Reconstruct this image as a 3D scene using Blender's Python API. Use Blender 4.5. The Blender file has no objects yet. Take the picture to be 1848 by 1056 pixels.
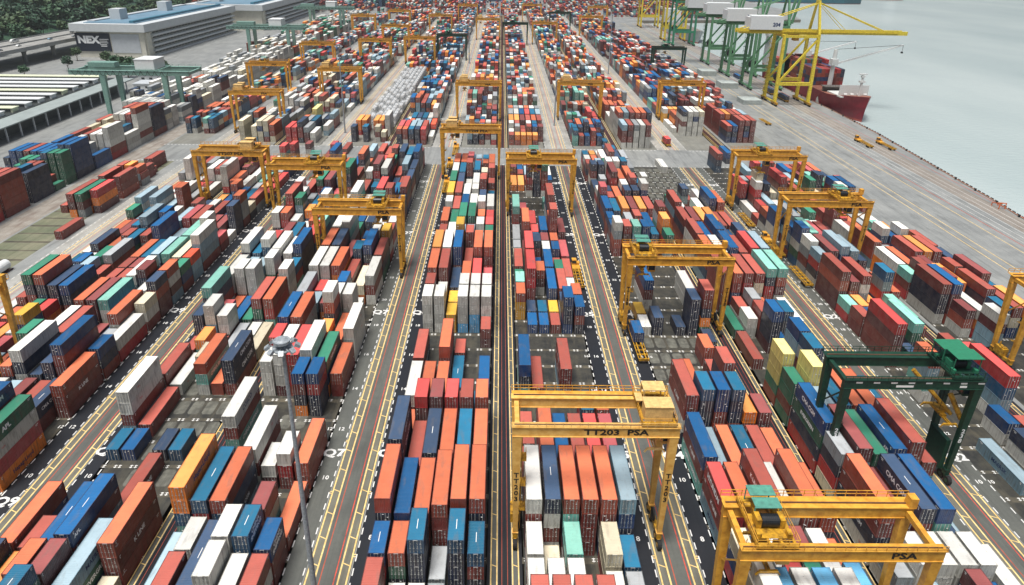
import bpy, bmesh, math, random
from mathutils import Vector, Matrix
R = math.radians
rnd = random.Random(7)
S = bpy.context.scene
C = S.collection

# ---------------------------------------------------------------- camera, world, sun, exposure
cam_data = bpy.data.cameras.new('camera')
cam = bpy.data.objects.new('camera', cam_data); C.objects.link(cam); S.camera = cam
F, PX, PY, CH = 1204.0, 915.0, 400.0, 89.7
def _basis():
    y = Vector(((905. - PX) / F, (-96. - PY) / F, 1.)).normalized()
    p2 = Vector(((1905. - PX) / F, (-96. + 17. - PY) / F, 1.))
    n = y.cross(p2).normalized()
    if n.y < 0: n = -n
    return n.cross(y), y, -n
bx_, by_, bz_ = _basis()
right = Vector((bx_.x, by_.x, bz_.x)); down = Vector((bx_.y, by_.y, bz_.y)); fwd = Vector((bx_.z, by_.z, bz_.z))
m = Matrix.Identity(4)
for i in range(3):
    m[i][0] = right[i]; m[i][1] = -down[i]; m[i][2] = -fwd[i]
m[2][3] = CH
cam.matrix_world = m
cam_data.sensor_width = 36.0; cam_data.lens = F / 1848 * 36
cam_data.shift_x = (924 - PX) / 1848; cam_data.shift_y = (PY - 528) / 1848
cam_data.clip_start = 1; cam_data.clip_end = 9000
S.render.resolution_x = 1024; S.render.resolution_y = 585

W = bpy.data.worlds.new('World'); S.world = W; W.use_nodes = True
wn = W.node_tree
sky = wn.nodes.new('ShaderNodeTexSky'); sky.sky_type = 'NISHITA'; sky.sun_disc = False
SUN_EL, SUN_AZ = R(74), R(215)
sky.sun_elevation = SUN_EL; sky.sun_rotation = SUN_AZ
sky.air_density = 1.3; sky.dust_density = 6.0; sky.ozone_density = 0.6
bg = wn.nodes['Background']; bg.inputs[1].default_value = 0.06
wn.links.new(sky.outputs[0], bg.inputs[0])
sl = bpy.data.lights.new('sun', 'SUN'); sl.energy = 3.5; sl.angle = R(22); sl.color = (1, .98, .95)
so = bpy.data.objects.new('sun', sl); C.objects.link(so)
sd = Vector((math.sin(SUN_AZ) * math.cos(SUN_EL), math.cos(SUN_AZ) * math.cos(SUN_EL), math.sin(SUN_EL)))
so.rotation_euler = sd.to_track_quat('Z', 'Y').to_euler()
HAZE = 0.00007
S.view_settings.view_transform = 'Standard'; S.view_settings.look = 'None'
S.view_settings.exposure = 0.4; S.view_settings.gamma = 1.0

# ---------------------------------------------------------------- helpers
def lin(c):
    return tuple((x / 255 / 12.92) if x / 255 <= .04045 else ((x / 255 + .055) / 1.055) ** 2.4 for x in c)

class MB:
    """collects boxes, bars, tubes and quads, then links them as ONE mesh"""
    def __init__(s): s.v = []; s.f = []; s.m = []
    def box(s, x0, x1, y0, y1, z0, z1, m=0, skip=''):
        b = len(s.v)
        s.v += [(x0, y0, z0), (x1, y0, z0), (x1, y1, z0), (x0, y1, z0), (x0, y0, z1), (x1, y0, z1), (x1, y1, z1), (x0, y1, z1)]
        F_ = {'b': (0, 3, 2, 1), 't': (4, 5, 6, 7), 'f': (0, 1, 5, 4), 'r': (1, 2, 6, 5), 'k': (2, 3, 7, 6), 'l': (3, 0, 4, 7)}
        for k, q in F_.items():
            if k not in skip: s.f.append(tuple(b + i for i in q)); s.m.append(m)
    def cbox(s, c, d, m=0):
        s.box(c[0] - d[0] / 2, c[0] + d[0] / 2, c[1] - d[1] / 2, c[1] + d[1] / 2, c[2] - d[2] / 2, c[2] + d[2] / 2, m)
    def bar(s, p, q, w, h=None, m=0, w2=None, h2=None):
        p = Vector(p); q = Vector(q); h = h or w; w2 = w2 or w; h2 = h2 or h
        d = (q - p)
        if d.length < 1e-6: return
        d.normalize()
        up = Vector((0, 0, 1)) if abs(d.z) < .95 else Vector((0, 1, 0))
        a = d.cross(up).normalized(); c = a.cross(d).normalized()
        b = len(s.v)
        for pt, ww, hh in ((p, w, h), (q, w2, h2)):
            for i, j in ((-1, -1), (1, -1), (1, 1), (-1, 1)):
                s.v.append(tuple(pt + a * (i * ww / 2) + c * (j * hh / 2)))
        for q4 in ((0, 1, 2, 3), (7, 6, 5, 4), (0, 4, 5, 1), (1, 5, 6, 2), (2, 6, 7, 3), (3, 7, 4, 0)):
            s.f.append(tuple(b + i for i in q4)); s.m.append(m)
    def tube(s, p, q, r, n=8, m=0, r2=None):
        p = Vector(p); q = Vector(q); r2 = r if r2 is None else r2
        d = (q - p).normalized(); up = Vector((0, 0, 1)) if abs(d.z) < .95 else Vector((1, 0, 0))
        a = d.cross(up).normalized(); c = a.cross(d)
        b = len(s.v)
        for pt, rr in ((p, r), (q, r2)):
            for i in range(n):
                t = 2 * math.pi * i / n
                s.v.append(tuple(pt + a * math.cos(t) * rr + c * math.sin(t) * rr))
        for i in range(n):
            j = (i + 1) % n; s.f.append((b + i, b + j, b + n + j, b + n + i)); s.m.append(m)
        s.f.append(tuple(b + n - 1 - i for i in range(n))); s.m.append(m)
        s.f.append(tuple(b + n + i for i in range(n))); s.m.append(m)
    def quad(s, a, b_, c, d, m=0):
        b = len(s.v); s.v += [tuple(a), tuple(b_), tuple(c), tuple(d)]; s.f.append((b, b + 1, b + 2, b + 3)); s.m.append(m)
    def poly(s, pts, m=0):
        b = len(s.v); s.v += [tuple(p) for p in pts]; s.f.append(tuple(range(b, b + len(pts)))); s.m.append(m)
    def prism(s, pts, z0, z1, m=0):
        n = len(pts); b = len(s.v)
        s.v += [(x, y, z0) for x, y in pts] + [(x, y, z1) for x, y in pts]
        for i in range(n):
            j = (i + 1) % n; s.f.append((b + i, b + j, b + n + j, b + n + i)); s.m.append(m)
        s.f.append(tuple(b + n + i for i in range(n))); s.m.append(m)
        s.f.append(tuple(b + n - 1 - i for i in range(n))); s.m.append(m)
    def mesh(s, name):
        me = bpy.data.meshes.new(name); me.from_pydata(s.v, [], s.f)
        if any(s.m): me.polygons.foreach_set('material_index', s.m)
        me.update(); return me

def link(name, me, mats=(), parent=None, loc=None):
    o = bpy.data.objects.new(name, me); C.objects.link(o)
    if me is not None and mats:
        for mt in (mats if isinstance(mats, (list, tuple)) else [mats]):
            me.materials.append(mt)
    if parent is not None: o.parent = parent
    if loc is not None: o.location = loc
    return o
def obj(name, mb, mats, parent=None, loc=None):
    return link(name, mb.mesh(name), mats, parent, loc)
def tag(o, label=None, cat=None, group=None, kind=None):
    if label: o['label'] = label
    if cat: o['category'] = cat
    if group: o['group'] = group
    if kind: o['kind'] = kind
    return o
def thing(name, label, cat, loc=(0, 0, 0), rz=0, group=None):
    o = bpy.data.objects.new(name, None); C.objects.link(o); o.empty_display_size = 1
    o.location = loc; o.rotation_euler = (0, 0, rz)
    return tag(o, label, cat, group)
def copy_tree(o, parent=None, top=True):
    c = o.copy(); C.objects.link(c)
    if not top: c.parent = parent
    for ch in KIDS.get(o.name, []): copy_tree(ch, c, False)
    return c
KIDS = {}
def index_kids():
    KIDS.clear()
    for o in C.objects:
        if o.parent: KIDS.setdefault(o.parent.name, []).append(o)
def struct(name, mb, mats):
    return tag(obj(name, mb, mats), kind='structure')

# ---- lettering (flat glyph meshes, cached)
_tx = {}
def glyphs(s, bold=.02):
    k = (s, bold)
    if k not in _tx:
        cu = bpy.data.curves.new('t', 'FONT'); cu.body = s; cu.align_x = 'CENTER'; cu.align_y = 'CENTER'; cu.offset = bold; cu.resolution_u = 2
        o = bpy.data.objects.new('t', cu); C.objects.link(o)
        dg = bpy.context.evaluated_depsgraph_get(); me = bpy.data.meshes.new_from_object(o.evaluated_get(dg))
        _tx[k] = ([tuple(v.co) for v in me.vertices], [tuple(p.vertices) for p in me.polygons])
        bpy.data.objects.remove(o); bpy.data.curves.remove(cu); bpy.data.meshes.remove(me)
    return _tx[k]
def text_into(mb, s, org, u, v, size, m=0, bold=.02, sx=1.0):
    vs, fs = glyphs(s, bold); b = len(mb.v); org = Vector(org); u = Vector(u); v = Vector(v)
    for x, y, _ in vs: mb.v.append(tuple(org + u * (x * size * sx) + v * (y * size)))
    for f in fs: mb.f.append(tuple(b + i for i in f)); mb.m.append(m)

# ---------------------------------------------------------------- materials
def newmat(name):
    mt = bpy.data.materials.new(name); mt.use_nodes = True
    return mt, mt.node_tree, mt.node_tree.nodes['Principled BSDF']
def nd(nt, t, **k):
    n = nt.nodes.new(t)
    for a, b in k.items():
        if a.startswith('i_'): n.inputs[int(a[2:])].default_value = b
        else: setattr(n, a, b)
    return n
def mixc(nt, fac, a, b, blend='MIX'):
    n = nt.nodes.new('ShaderNodeMix'); n.data_type = 'RGBA'; n.blend_type = blend
    for sock, val in ((n.inputs[0], fac), (n.inputs[6], a), (n.inputs[7], b)):
        if hasattr(val, 'is_output') or isinstance(val, bpy.types.NodeSocket): nt.links.new(val, sock)
        elif isinstance(val, (int, float)): sock.default_value = val
        else: sock.default_value = (*val, 1)
    return n.outputs[2]
def ramp(nt, src, p0, p1, c0=(0, 0, 0), c1=(1, 1, 1)):
    r = nt.nodes.new('ShaderNodeValToRGB'); e = r.color_ramp.elements
    e[0].position = p0; e[1].position = p1; e[0].color = (*c0, 1); e[1].color = (*c1, 1)
    nt.links.new(src, r.inputs[0]); return r.outputs[0]
def noise(nt, vec, scale, detail=4, rough=.6, vs=None):
    n = nt.nodes.new('ShaderNodeTexNoise'); n.inputs['Scale'].default_value = scale; n.inputs['Detail'].default_value = detail
    n.inputs['Roughness'].default_value = rough
    if vs:
        mp = nt.nodes.new('ShaderNodeMapping'); mp.inputs['Scale'].default_value = vs; nt.links.new(vec, mp.inputs[0]); vec = mp.outputs[0]
    nt.links.new(vec, n.inputs['Vector']); return n.outputs[0]
def simple(name, rgb, rough=.6, metal=0., var=.12, scale=1.5, dirt=None, spec=.5):
    mt, nt, P = newmat(name)
    g = nt.nodes.new('ShaderNodeNewGeometry')
    nz = noise(nt, g.outputs['Position'], scale)
    c = lin(rgb)
    d = tuple(x * (1 - var * 2.2) for x in c) if dirt is None else lin(dirt)
    out = mixc(nt, ramp(nt, nz, .35, .72), c, d)
    nt.links.new(out, P.inputs['Base Color'])
    P.inputs['Roughness'].default_value = rough; P.inputs['Metallic'].default_value = metal
    P.inputs['Specular IOR Level'].default_value = spec
    return mt

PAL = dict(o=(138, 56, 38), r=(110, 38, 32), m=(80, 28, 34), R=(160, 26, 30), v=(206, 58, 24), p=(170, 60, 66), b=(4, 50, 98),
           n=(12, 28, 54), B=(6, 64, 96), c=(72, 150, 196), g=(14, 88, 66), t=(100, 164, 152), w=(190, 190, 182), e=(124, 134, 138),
           s=(112, 144, 158), O=(216, 116, 18), y=(204, 148, 20), k=(192, 184, 158), l=(206, 192, 108))  # wall colours, darkened so they carry the shade of upright faces
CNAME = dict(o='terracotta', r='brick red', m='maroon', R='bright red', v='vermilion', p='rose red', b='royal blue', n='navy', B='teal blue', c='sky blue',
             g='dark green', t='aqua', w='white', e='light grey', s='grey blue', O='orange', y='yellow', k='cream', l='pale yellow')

ROOF_LIT = dict(o=(202, 110, 76), r=(170, 88, 76), m=(140, 76, 74), R=(206, 84, 80), v=(222, 90, 62), p=(198, 100, 102), b=(24, 88, 138), n=(56, 76, 102), B=(32, 104, 136),
            c=(100, 166, 204), g=(56, 130, 104), t=(134, 192, 176), w=(216, 216, 210), e=(158, 162, 164), s=(150, 172, 182), O=(230, 158, 86), y=(218, 176, 70), k=(214, 204, 178), l=(224, 212, 140))  # sun-faded roofs, with sky light and its reflection put into the colour
def paint_mat(name, rgb, roof=False, attr=False, bump=True):
    mt, nt, P = newmat(name)
    tc = nt.nodes.new('ShaderNodeTexCoord'); g = nt.nodes.new('ShaderNodeNewGeometry'); oi = nt.nodes.new('ShaderNodeObjectInfo')
    if attr:
        a = nt.nodes.new('ShaderNodeAttribute'); a.attribute_name = 'paint'; base = a.outputs['Color']; vec = g.outputs['Position']
    else:
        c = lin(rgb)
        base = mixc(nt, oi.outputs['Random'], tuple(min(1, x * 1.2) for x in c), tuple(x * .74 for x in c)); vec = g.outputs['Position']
    n1 = noise(nt, vec, .55, 5, .65)                      # broad fading
    n2 = noise(nt, vec, 2.2, 6, .7)                       # rust and dirt spots
    n3 = noise(nt, vec, 1.0, 3, .6, (3., 3., .35))        # vertical streaks
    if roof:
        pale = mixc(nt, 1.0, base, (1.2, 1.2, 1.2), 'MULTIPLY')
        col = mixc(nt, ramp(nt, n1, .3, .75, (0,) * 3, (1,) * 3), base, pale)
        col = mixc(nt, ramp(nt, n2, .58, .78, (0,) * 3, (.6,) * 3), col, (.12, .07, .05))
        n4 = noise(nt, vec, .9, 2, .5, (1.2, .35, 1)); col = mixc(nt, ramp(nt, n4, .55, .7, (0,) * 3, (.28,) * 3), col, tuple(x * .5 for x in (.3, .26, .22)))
    else:
        col = mixc(nt, ramp(nt, n1, .35, .75, (0,) * 3, (.14,) * 3), base, (.5, .47, .43))
        col = mixc(nt, ramp(nt, n3, .48, .74, (0,) * 3, (.6,) * 3), col, (.07, .045, .035))
    nt.links.new(col, P.inputs['Base Color'])
    P.inputs['Roughness'].default_value = .5 if not roof else .55
    P.inputs['Specular IOR Level'].default_value = .4
    if bump:
        sx = nt.nodes.new('ShaderNodeSeparateXYZ'); nt.links.new(tc.outputs['Object'], sx.inputs[0])
        sn = nt.nodes.new('ShaderNodeSeparateXYZ'); nt.links.new(tc.outputs['Normal'], sn.inputs[0])
        def wave(sock, k=22.5):
            a = nd(nt, 'ShaderNodeMath', operation='MULTIPLY', i_1=k); nt.links.new(sock, a.inputs[0])
            b = nd(nt, 'ShaderNodeMath', operation='SINE'); nt.links.new(a.outputs[0], b.inputs[0])
            c_ = nd(nt, 'ShaderNodeMath', operation='MULTIPLY', i_1=2.2); c_.use_clamp = False; nt.links.new(b.outputs[0], c_.inputs[0])
            d_ = nd(nt, 'ShaderNodeClamp'); d_.inputs[1].default_value = -1; nt.links.new(c_.outputs[0], d_.inputs[0]); return d_.outputs[0]
        ay = nd(nt, 'ShaderNodeMath', operation='ABSOLUTE'); nt.links.new(sn.outputs[1], ay.inputs[0])
        mx = nt.nodes.new('ShaderNodeMix'); nt.links.new(ay.outputs[0], mx.inputs[0]); nt.links.new(wave(sx.outputs[1]), mx.inputs[2]); nt.links.new(wave(sx.outputs[0]), mx.inputs[3])
        bp = nt.nodes.new('ShaderNodeBump'); bp.inputs['Strength'].default_value = .7 if not roof else .35; bp.inputs['Distance'].default_value = .03
        nt.links.new(mx.outputs[0], bp.inputs['Height']); nt.links.new(bp.outputs[0], P.inputs['Normal'])
    return mt
PM = {k: (paint_mat('paint_' + CNAME[k].replace(' ', '_'), v), paint_mat('roof_skylit_paint_' + CNAME[k].replace(' ', '_'), ROOF_LIT[k], roof=True)) for k, v in PAL.items()}
M_far_side = paint_mat('stack_paint', None, attr=True, bump=False)
M_far_roof = paint_mat('stack_roof_skylit_paint', None, roof=True, attr=True, bump=False)
M_rod = simple('galvanised_rod', (176, 178, 176), .45, .3)
M_mark = simple('white_marking', (232, 232, 228), .6, var=.03)
M_dark = simple('dark_rubber', (26, 26, 27), .8, var=.2)
M_yel = simple('crane_yellow', (220, 166, 62), .5, var=.16, scale=.9, dirt=(176, 120, 36))
M_yel2 = simple('grimy_yellow', (206, 156, 40), .5, var=.2, scale=1.2, dirt=(92, 62, 20))
M_pale = simple('faded_crane_yellow', (232, 188, 104), .5, var=.12, scale=.9, dirt=(206, 150, 62))
M_beige = simple('crane_beige', (226, 190, 122), .6, var=.1, dirt=(186, 152, 98))
M_canopy = simple('canopy_green', (84, 150, 132), .6, var=.1, dirt=(70, 120, 108))
M_rust = simple('rusty_rail', (96, 62, 46), .8, var=.2)
M_green = simple('crane_green', (18, 64, 46), .5, var=.15, dirt=(10, 40, 32))
M_green2 = simple('canopy_dark_green', (40, 122, 90), .6, var=.1)
M_teal = simple('gantry_teal', (122, 158, 146), .55, var=.12, dirt=(98, 132, 124))
M_sage = simple('quay_crane_green', (98, 148, 108), .55, var=.15, dirt=(66, 108, 80))
M_stsy = simple('quay_crane_yellow', (226, 206, 62), .5, var=.12, dirt=(170, 146, 44))
M_white = simple('white_paint', (214, 218, 218), .5, var=.05)
M_black = simple('black_lettering', (26, 24, 22), .6, var=.02)
M_text_w = simple('white_lettering', (232, 234, 234), .6, var=.02)
M_text_r = simple('red_lettering', (196, 50, 44), .6, var=.02)
M_text_n = simple('navy_lettering', (30, 50, 96), .6, var=.02)
M_glass = simple('cab_glass', (40, 56, 64), .12, var=.05)
M_black_drum = simple('cable_drum_black', (28, 32, 36), .4, var=.1)

# ---------------------------------------------------------------- ground, lanes and markings
def ground_mat(name, a, b, rough=.6, scale=.05, fine=1.3, stain=(60, 60, 56), wet=0.):
    mt, nt, P = newmat(name)
    g = nt.nodes.new('ShaderNodeNewGeometry'); v = g.outputs['Position']
    n1 = noise(nt, v, scale, 5, .6); n2 = noise(nt, v, fine, 5, .7); n3 = noise(nt, v, .35, 4, .65, (1, .18, 1))
    col = mixc(nt, ramp(nt, n1, .35, .65), lin(a), lin(b))
    col = mixc(nt, ramp(nt, n3, .50, .72, (0,) * 3, (.75,) * 3), col, lin(stain))
    n5 = noise(nt, v, .7, 3, .6, (1.6, .03, 1)); col = mixc(nt, ramp(nt, n5, .5, .68, (0,) * 3, (.38,) * 3), col, tuple(x * .5 for x in lin(b)))
    n6 = noise(nt, v, .13, 2, .5); col = mixc(nt, ramp(nt, n6, .56, .6, (0,) * 3, (.16,) * 3), col, tuple(x * .55 for x in lin(b)))
    col = mixc(nt, ramp(nt, n2, .45, .8, (0,) * 3, (.5,) * 3), col, tuple(x * .55 for x in lin(a)))
    nt.links.new(col, P.inputs['Base Color'])
    rr = nt.nodes.new('ShaderNodeMapRange'); nt.links.new(n1, rr.inputs[0]); rr.inputs[1].default_value = .35; rr.inputs[2].default_value = .65
    rr.inputs[3].default_value = rough - wet; rr.inputs[4].default_value = rough + .1; nt.links.new(rr.outputs[0], P.inputs['Roughness'])
    return mt
M_ground = ground_mat('quay_concrete', (150, 152, 149), (126, 129, 128), .5, wet=.12, stain=(98, 100, 98))
M_asph = ground_mat('yard_asphalt', (74, 72, 64), (34, 36, 36), .55, .28, .9, (98, 92, 76), .2)
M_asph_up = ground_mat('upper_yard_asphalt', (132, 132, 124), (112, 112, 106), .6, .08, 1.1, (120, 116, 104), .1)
M_blk = ground_mat('new_asphalt', (30, 34, 40), (24, 27, 33), .55, .1, 2., (30, 32, 38), .1)
M_grey = ground_mat('lane_asphalt', (98, 100, 94), (84, 86, 82), .55, .1, 1.5, (70, 72, 68), .12)
M_run = ground_mat('runway_strip', (118, 116, 102), (98, 98, 90), .65, .1, 1.5, (92, 88, 74), .05)
M_uplane = ground_mat('upper_lane_sheen_asphalt', (176, 175, 168), (150, 150, 145), .42, .06, 1.2, (128, 128, 122), .15)  # pale lane grey; past the cross road it carries a painted wet reflection
M_plot = ground_mat('weedy_plot', (128, 126, 104), (92, 100, 78), .7, .08, 1.0, (86, 92, 66), .05)
M_pad = ground_mat('slot_pads', (98, 92, 76), (58, 56, 50), .7, .2, 2., (60, 58, 54))
M_conc = ground_mat('slot_concrete', (114, 114, 104), (76, 76, 70), .7, .5, .9, (52, 50, 46))
M_gravel = ground_mat('track_bed', (132, 124, 114), (150, 146, 138), .8, .3, 2.5, (96, 78, 70))
M_wl = simple('white_line_paint', (224, 224, 220), .6, var=.12, scale=1.)
M_yl = simple('yellow_line_paint', (244, 212, 142), .6, var=.12, scale=.8, dirt=(196, 164, 96))
M_rl = simple('red_line_paint', (214, 84, 64), .6, var=.12, scale=.8, dirt=(140, 62, 52))
M_orl = simple('old_red_line_paint', (184, 86, 62), .65, var=.15, scale=.8)

EDGE = [(194, 40), (192, 180), (194, 229), (196, 246), (198.7, 284), (200.6, 310), (203.5, 349), (204.5, 407), (202.5, 492), (199, 610), (197.5, 724), (192, 800), (186, 940), (430, 990), (470, 1150), (500, 2600)]
g_ = MB()
for (xa, ya), (xb, yb) in zip(EDGE, EDGE[1:]):
    if ya < 940: g_.quad((-2600, ya, 0), (xa, ya, 0), (xb, yb, 0), (-2600, yb, 0))
g_.quad((-2600, 940, 0), (186, 940, 0), (430, 990, 0), (-2600, 990, 0))
g_.quad((-2600, 990, 0), (430, 990, 0), (470, 1150, 0), (-2600, 1150, 0))
g_.quad((-2600, 1150, 0), (470, 1150, 0), (500, 2600, 0), (-2600, 2600, 0))
g_.quad((-2600, -60, 0), (194, -60, 0), (194, 40, 0), (-2600, 40, 0))
struct('ground', g_, M_ground)
wq = MB()
E2 = [(194, -60)] + EDGE
for (xa, ya), (xb, yb) in zip(E2, E2[1:]): wq.quad((xa, ya, 0), (xa, ya, -9), (xb, yb, -9), (xb, yb, 0))
tag(obj('quay_wall', wq, simple('quay_wall_concrete', (120, 112, 100), .8, var=.2)), 'concrete quay wall dropping from the wharf edge into the sea', 'quay wall')

# sea
mt, nt, P = newmat('sea_water')
g = nt.nodes.new('ShaderNodeNewGeometry')
n1 = noise(nt, g.outputs['Position'], .006, 4, .55, (1, .5, 1))
nt.links.new(mixc(nt, ramp(nt, n1, .35, .65), lin((158, 172, 172)), lin((176, 187, 186))), P.inputs['Base Color'])
P.inputs['Roughness'].default_value = .22; P.inputs['IOR'].default_value = 1.33
n2 = noise(nt, g.outputs['Position'], .22, 5, .6, (1, 1.8, 1)); n3 = noise(nt, g.outputs['Position'], .9, 3, .6, (1, 1.6, 1))
ad = nd(nt, 'ShaderNodeMath', operation='MULTIPLY_ADD', i_1=.35); nt.links.new(n3, ad.inputs[0]); nt.links.new(n2, ad.inputs[2])
bp = nt.nodes.new('ShaderNodeBump'); bp.inputs['Strength'].default_value = .55; bp.inputs['Distance'].default_value = .5
nt.links.new(ad.outputs[0], bp.inputs['Height']); nt.links.new(bp.outputs[0], P.inputs['Normal'])
w_ = MB(); w_.quad((150, -60, -4), (3000, -60, -4), (3000, 3000, -4), (150, 3000, -4)); struct('sea', w_, mt)

LANES = [28.9, 83.7, -25.6, -79.0, -131.5]
ALLEYS = [1.63, 56.4, 109.5, -53.0, -105.5]
Z1, Z2, Z3 = .004, .008, .012
LOW, UP = (30, 283.5), (311, 980)
def strip(mb, x0, x1, y0, y1, z, m=0): mb.quad((x0, y0, z), (x1, y0, z), (x1, y1, z), (x0, y1, z), m)
blkp, blku, pads, slotm, plotm = [MB() for _ in range(5)]
BX = {'Q11': (-156.5, 5), 'Q10': (-124.5, 6), 'Q9': (-101.9, 6), 'Q8': (-71.1, 6), 'Q7': (-48.45, 6), 'Q6': (-17.25, 6), 'Q5': (6.0, 6), 'Q4': (37.3, 6), 'Q3': (60.3, 6), 'Q2': (92.5, 6), 'Q1': (115.3, 7)}
RP = 2.9
for b, (x0, n) in BX.items():
    xa, xb = x0 - 1.6, x0 + RP * (n - 1) + 1.6
    strip(plotm if b == 'Q11' else blkp, xa, xb, *LOW, Z1); strip(blku, xa, xb, *UP, Z1)
    y = 77.8 - 13.22 * 3
    while y < 283:
        for hh, wd in ((0, 1.3), (6.61, .9)):
            yy = y + hh
            if yy > 280: continue
            strip(pads, xa, xb, yy - wd, yy - .1, Z2)
            for i in range(n):
                if b == 'Q11': continue
                xc = x0 + RP * i
                for sx in (-1.05, 1.05):
                    for dy in (-.75, -.3):
                        strip(slotm, xc + sx - .28, xc + sx + .28, yy + dy - .07, yy + dy + .07, Z3)
                    strip(slotm, xc + sx - .07, xc + sx + .07, yy - .95, yy - .15, Z3 + .004)
        y += 13.22
struct('yard_pavement', blkp, M_asph); struct('bare_plot', plotm, M_plot); struct('upper_yard_pavement', blku, M_asph_up)
struct('slot_pads', pads, M_pad); struct('slot_markings', slotm, M_wl)
# bare concrete slots showing where bays stand empty
cs = MB()
def bare(x0, n, y0, y1):
    y = y0
    while y < y1 - 4:
        for i in range(n):
            xc = x0 + RP * i; cs.prism([(xc - 1.0 + .5 * math.cos(a) * 0, y + 1.3) for a in (0,)] and [(xc - 1.15, y + 1.7), (xc - .8, y + 1.2), (xc + .8, y + 1.2), (xc + 1.15, y + 1.7), (xc + 1.15, y + 4.9), (xc + .8, y + 5.4), (xc - .8, y + 5.4), (xc - 1.15, y + 4.9)], Z2 + .001, Z2 + .003)
        y += 6.61
bare(-65.3, 4, 91, 117); bare(-68.2, 5, 117, 124); bare(60.3, 6, 236, 283); bare(-45.5, 3, 100, 112); bare(37.3, 6, 104, 143)
struct('bare_slots', cs, M_conc)

black = {28.9: (1, 1), 83.7: (0, 0), -25.6: (0, 1), -79.0: (1, 1), -131.5: (0, 0)}
bl, gr, run, wl, yl, rl, orl, ul = [MB() for _ in range(8)]
for c in LANES:
    for (y0, y1), up in ((LOW, 0), (UP, 1)):
        for side, isb in ((-1, black[c][0]), (1, black[c][1])):
            a, b = sorted((c + side * 3.55, c + side * 7.2))
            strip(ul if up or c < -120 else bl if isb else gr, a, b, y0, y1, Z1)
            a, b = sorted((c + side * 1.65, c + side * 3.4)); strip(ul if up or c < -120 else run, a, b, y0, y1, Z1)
            # white dashes either side of the truck lane
            st = 2.6 if not up else 5.2
            y = y0
            while y < y1:
                for xx in ((c + side * 3.75), (c + side * 6.85)):
                    strip(wl, xx - .1, xx + .1, y, y + 1.35, Z3)
                y += st
            for xx in (c + side * 1.82, c + side * 3.12): strip(yl, xx - .12, xx + .12, y0, y1, Z3)
            if not up:
                y = y0
                while y < y1:
                    mb = yl; x0_, x1_ = c + side * 2.47 - .55, c + side * 2.47 + .55
                    mb.quad((x0_, y + .5, Z3), (x1_, y, Z3), (x1_, y + .18, Z3), (x0_, y + .68, Z3))
                    y += 5.1
                y = 77.8 - 39.66
                while y < y1:
                    for dy in (0, .42):
                        a, b = sorted((c + side * 3.25, c + side * 3.65)); strip(yl, a, b, y + dy - .2, y + dy - .03, Z3)
                    y += 13.22
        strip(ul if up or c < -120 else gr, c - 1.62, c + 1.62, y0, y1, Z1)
        strip(rl, c + 1.1, c + 1.28, y0, y1, Z3); strip(orl, c - 1.08, c - .92, y0, y1, Z3)
for c in ALLEYS:
    for y0, y1 in (LOW, UP):
        strip(bl, c - 3.0, c - 2.3, y0, y1, Z1); strip(bl, c + 2.3, c + 3.0, y0, y1, Z1)
        strip(bl, c - 1.05, c + 1.05, y0, y1, Z1)
        for s_ in (-1, 1):
            strip(gr, *sorted((c + s_ * 1.1, c + s_ * 2.25)), y0, y1, Z1)
            for o_ in (1.22, 2.15): strip(yl, c + s_ * o_ - .09, c + s_ * o_ + .09, y0, y1, Z3)
            if y1 < 300:
                y = y0
                while y < y1:
                    xa, xb = c + s_ * 1.68 - .42, c + s_ * 1.68 + .42
                    yl.quad((xa, y + .35, Z3), (xb, y, Z3), (xb, y + .16, Z3), (xa, y + .51, Z3)); y += 5.1
            strip(orl, c + s_ * .45 - .04, c + s_ * .45 + .04, y0, y1, Z3)
# numbers and lane names
for c in LANES:
    for k in range(-2, 15):
        yy = 81.4 + 13.22 * k
        for side in (-1, 1):
            if c < -130: continue
            text_into(wl, str(8 + 2 * k), (c + side * 5.3, yy, Z3), (1, 0, 0), (0, 1, 0), 1.35)
            if k < 8: text_into(wl, str(8 + 2 * k), (c + side * 7.6, yy, Z3 + .004), (1, 0, 0), (0, 1, 0), 1.2)
names = {(28.9, -1): 'Q5', (28.9, 1): 'Q4', (-25.6, 1): 'Q6', (-25.6, -1): 'Q7', (-79., -1): 'Q9', (-79., 1): 'Q8', (83.7, -1): 'Q3', (83.7, 1): 'Q2'}
for (c, side), t in names.items():
    for yy in (101, 154, 207, 260):
        if t == 'Q9': yy -= 12.5 if yy == 101 else 0
        text_into(wl, t, (c + side * 5.2, yy, Z3 + .008), (1, 0, 0), (0, 1, 0), 2.7, bold=.035, sx=1.15)
# dotted borders of the cross road
for y in (284.5, 309.5):
    x = -160
    while x < 136:
        if all(abs(x - c) > 7.5 for c in LANES): strip(wl, x, x + .8, y, y + .5, Z3)
        x += 1.7
for y0 in (284.6, 309.2): pass
# quay crane rails, quay lines
for xx in (175.5, 196.5 - 2): strip(orl, xx - .15, xx + .15, 40, 900, Z3)
for xx in (171.5, 160.5, 157.0): strip(yl, xx - .12, xx + .12, 40, 900, Z3)
for xx in (177.5, 180.5, 183.5, 186.5, 189.5): strip(wl, xx - .08, xx + .08, 40, 900, Z3)
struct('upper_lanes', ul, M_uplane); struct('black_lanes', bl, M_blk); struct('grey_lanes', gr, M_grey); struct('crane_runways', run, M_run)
struct('white_lane_markings', wl, M_wl); struct('yellow_lane_markings', yl, M_yl); struct('red_lane_markings', rl, M_rl); struct('faded_red_lane_markings', orl, M_orl)
# track bed beside the left-hand yard
tb = MB(); strip(tb, -168, -159, 30, 900, Z1); struct('track_bed', tb, M_gravel)
ds = MB(); strip(ds, 184, 192.5, 40, 900, Z1); struct('quay_apron_strip', ds, ground_mat('apron_stain', (150, 142, 132), (132, 126, 118), .5, .05, .8, (110, 98, 88), .15))

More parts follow.
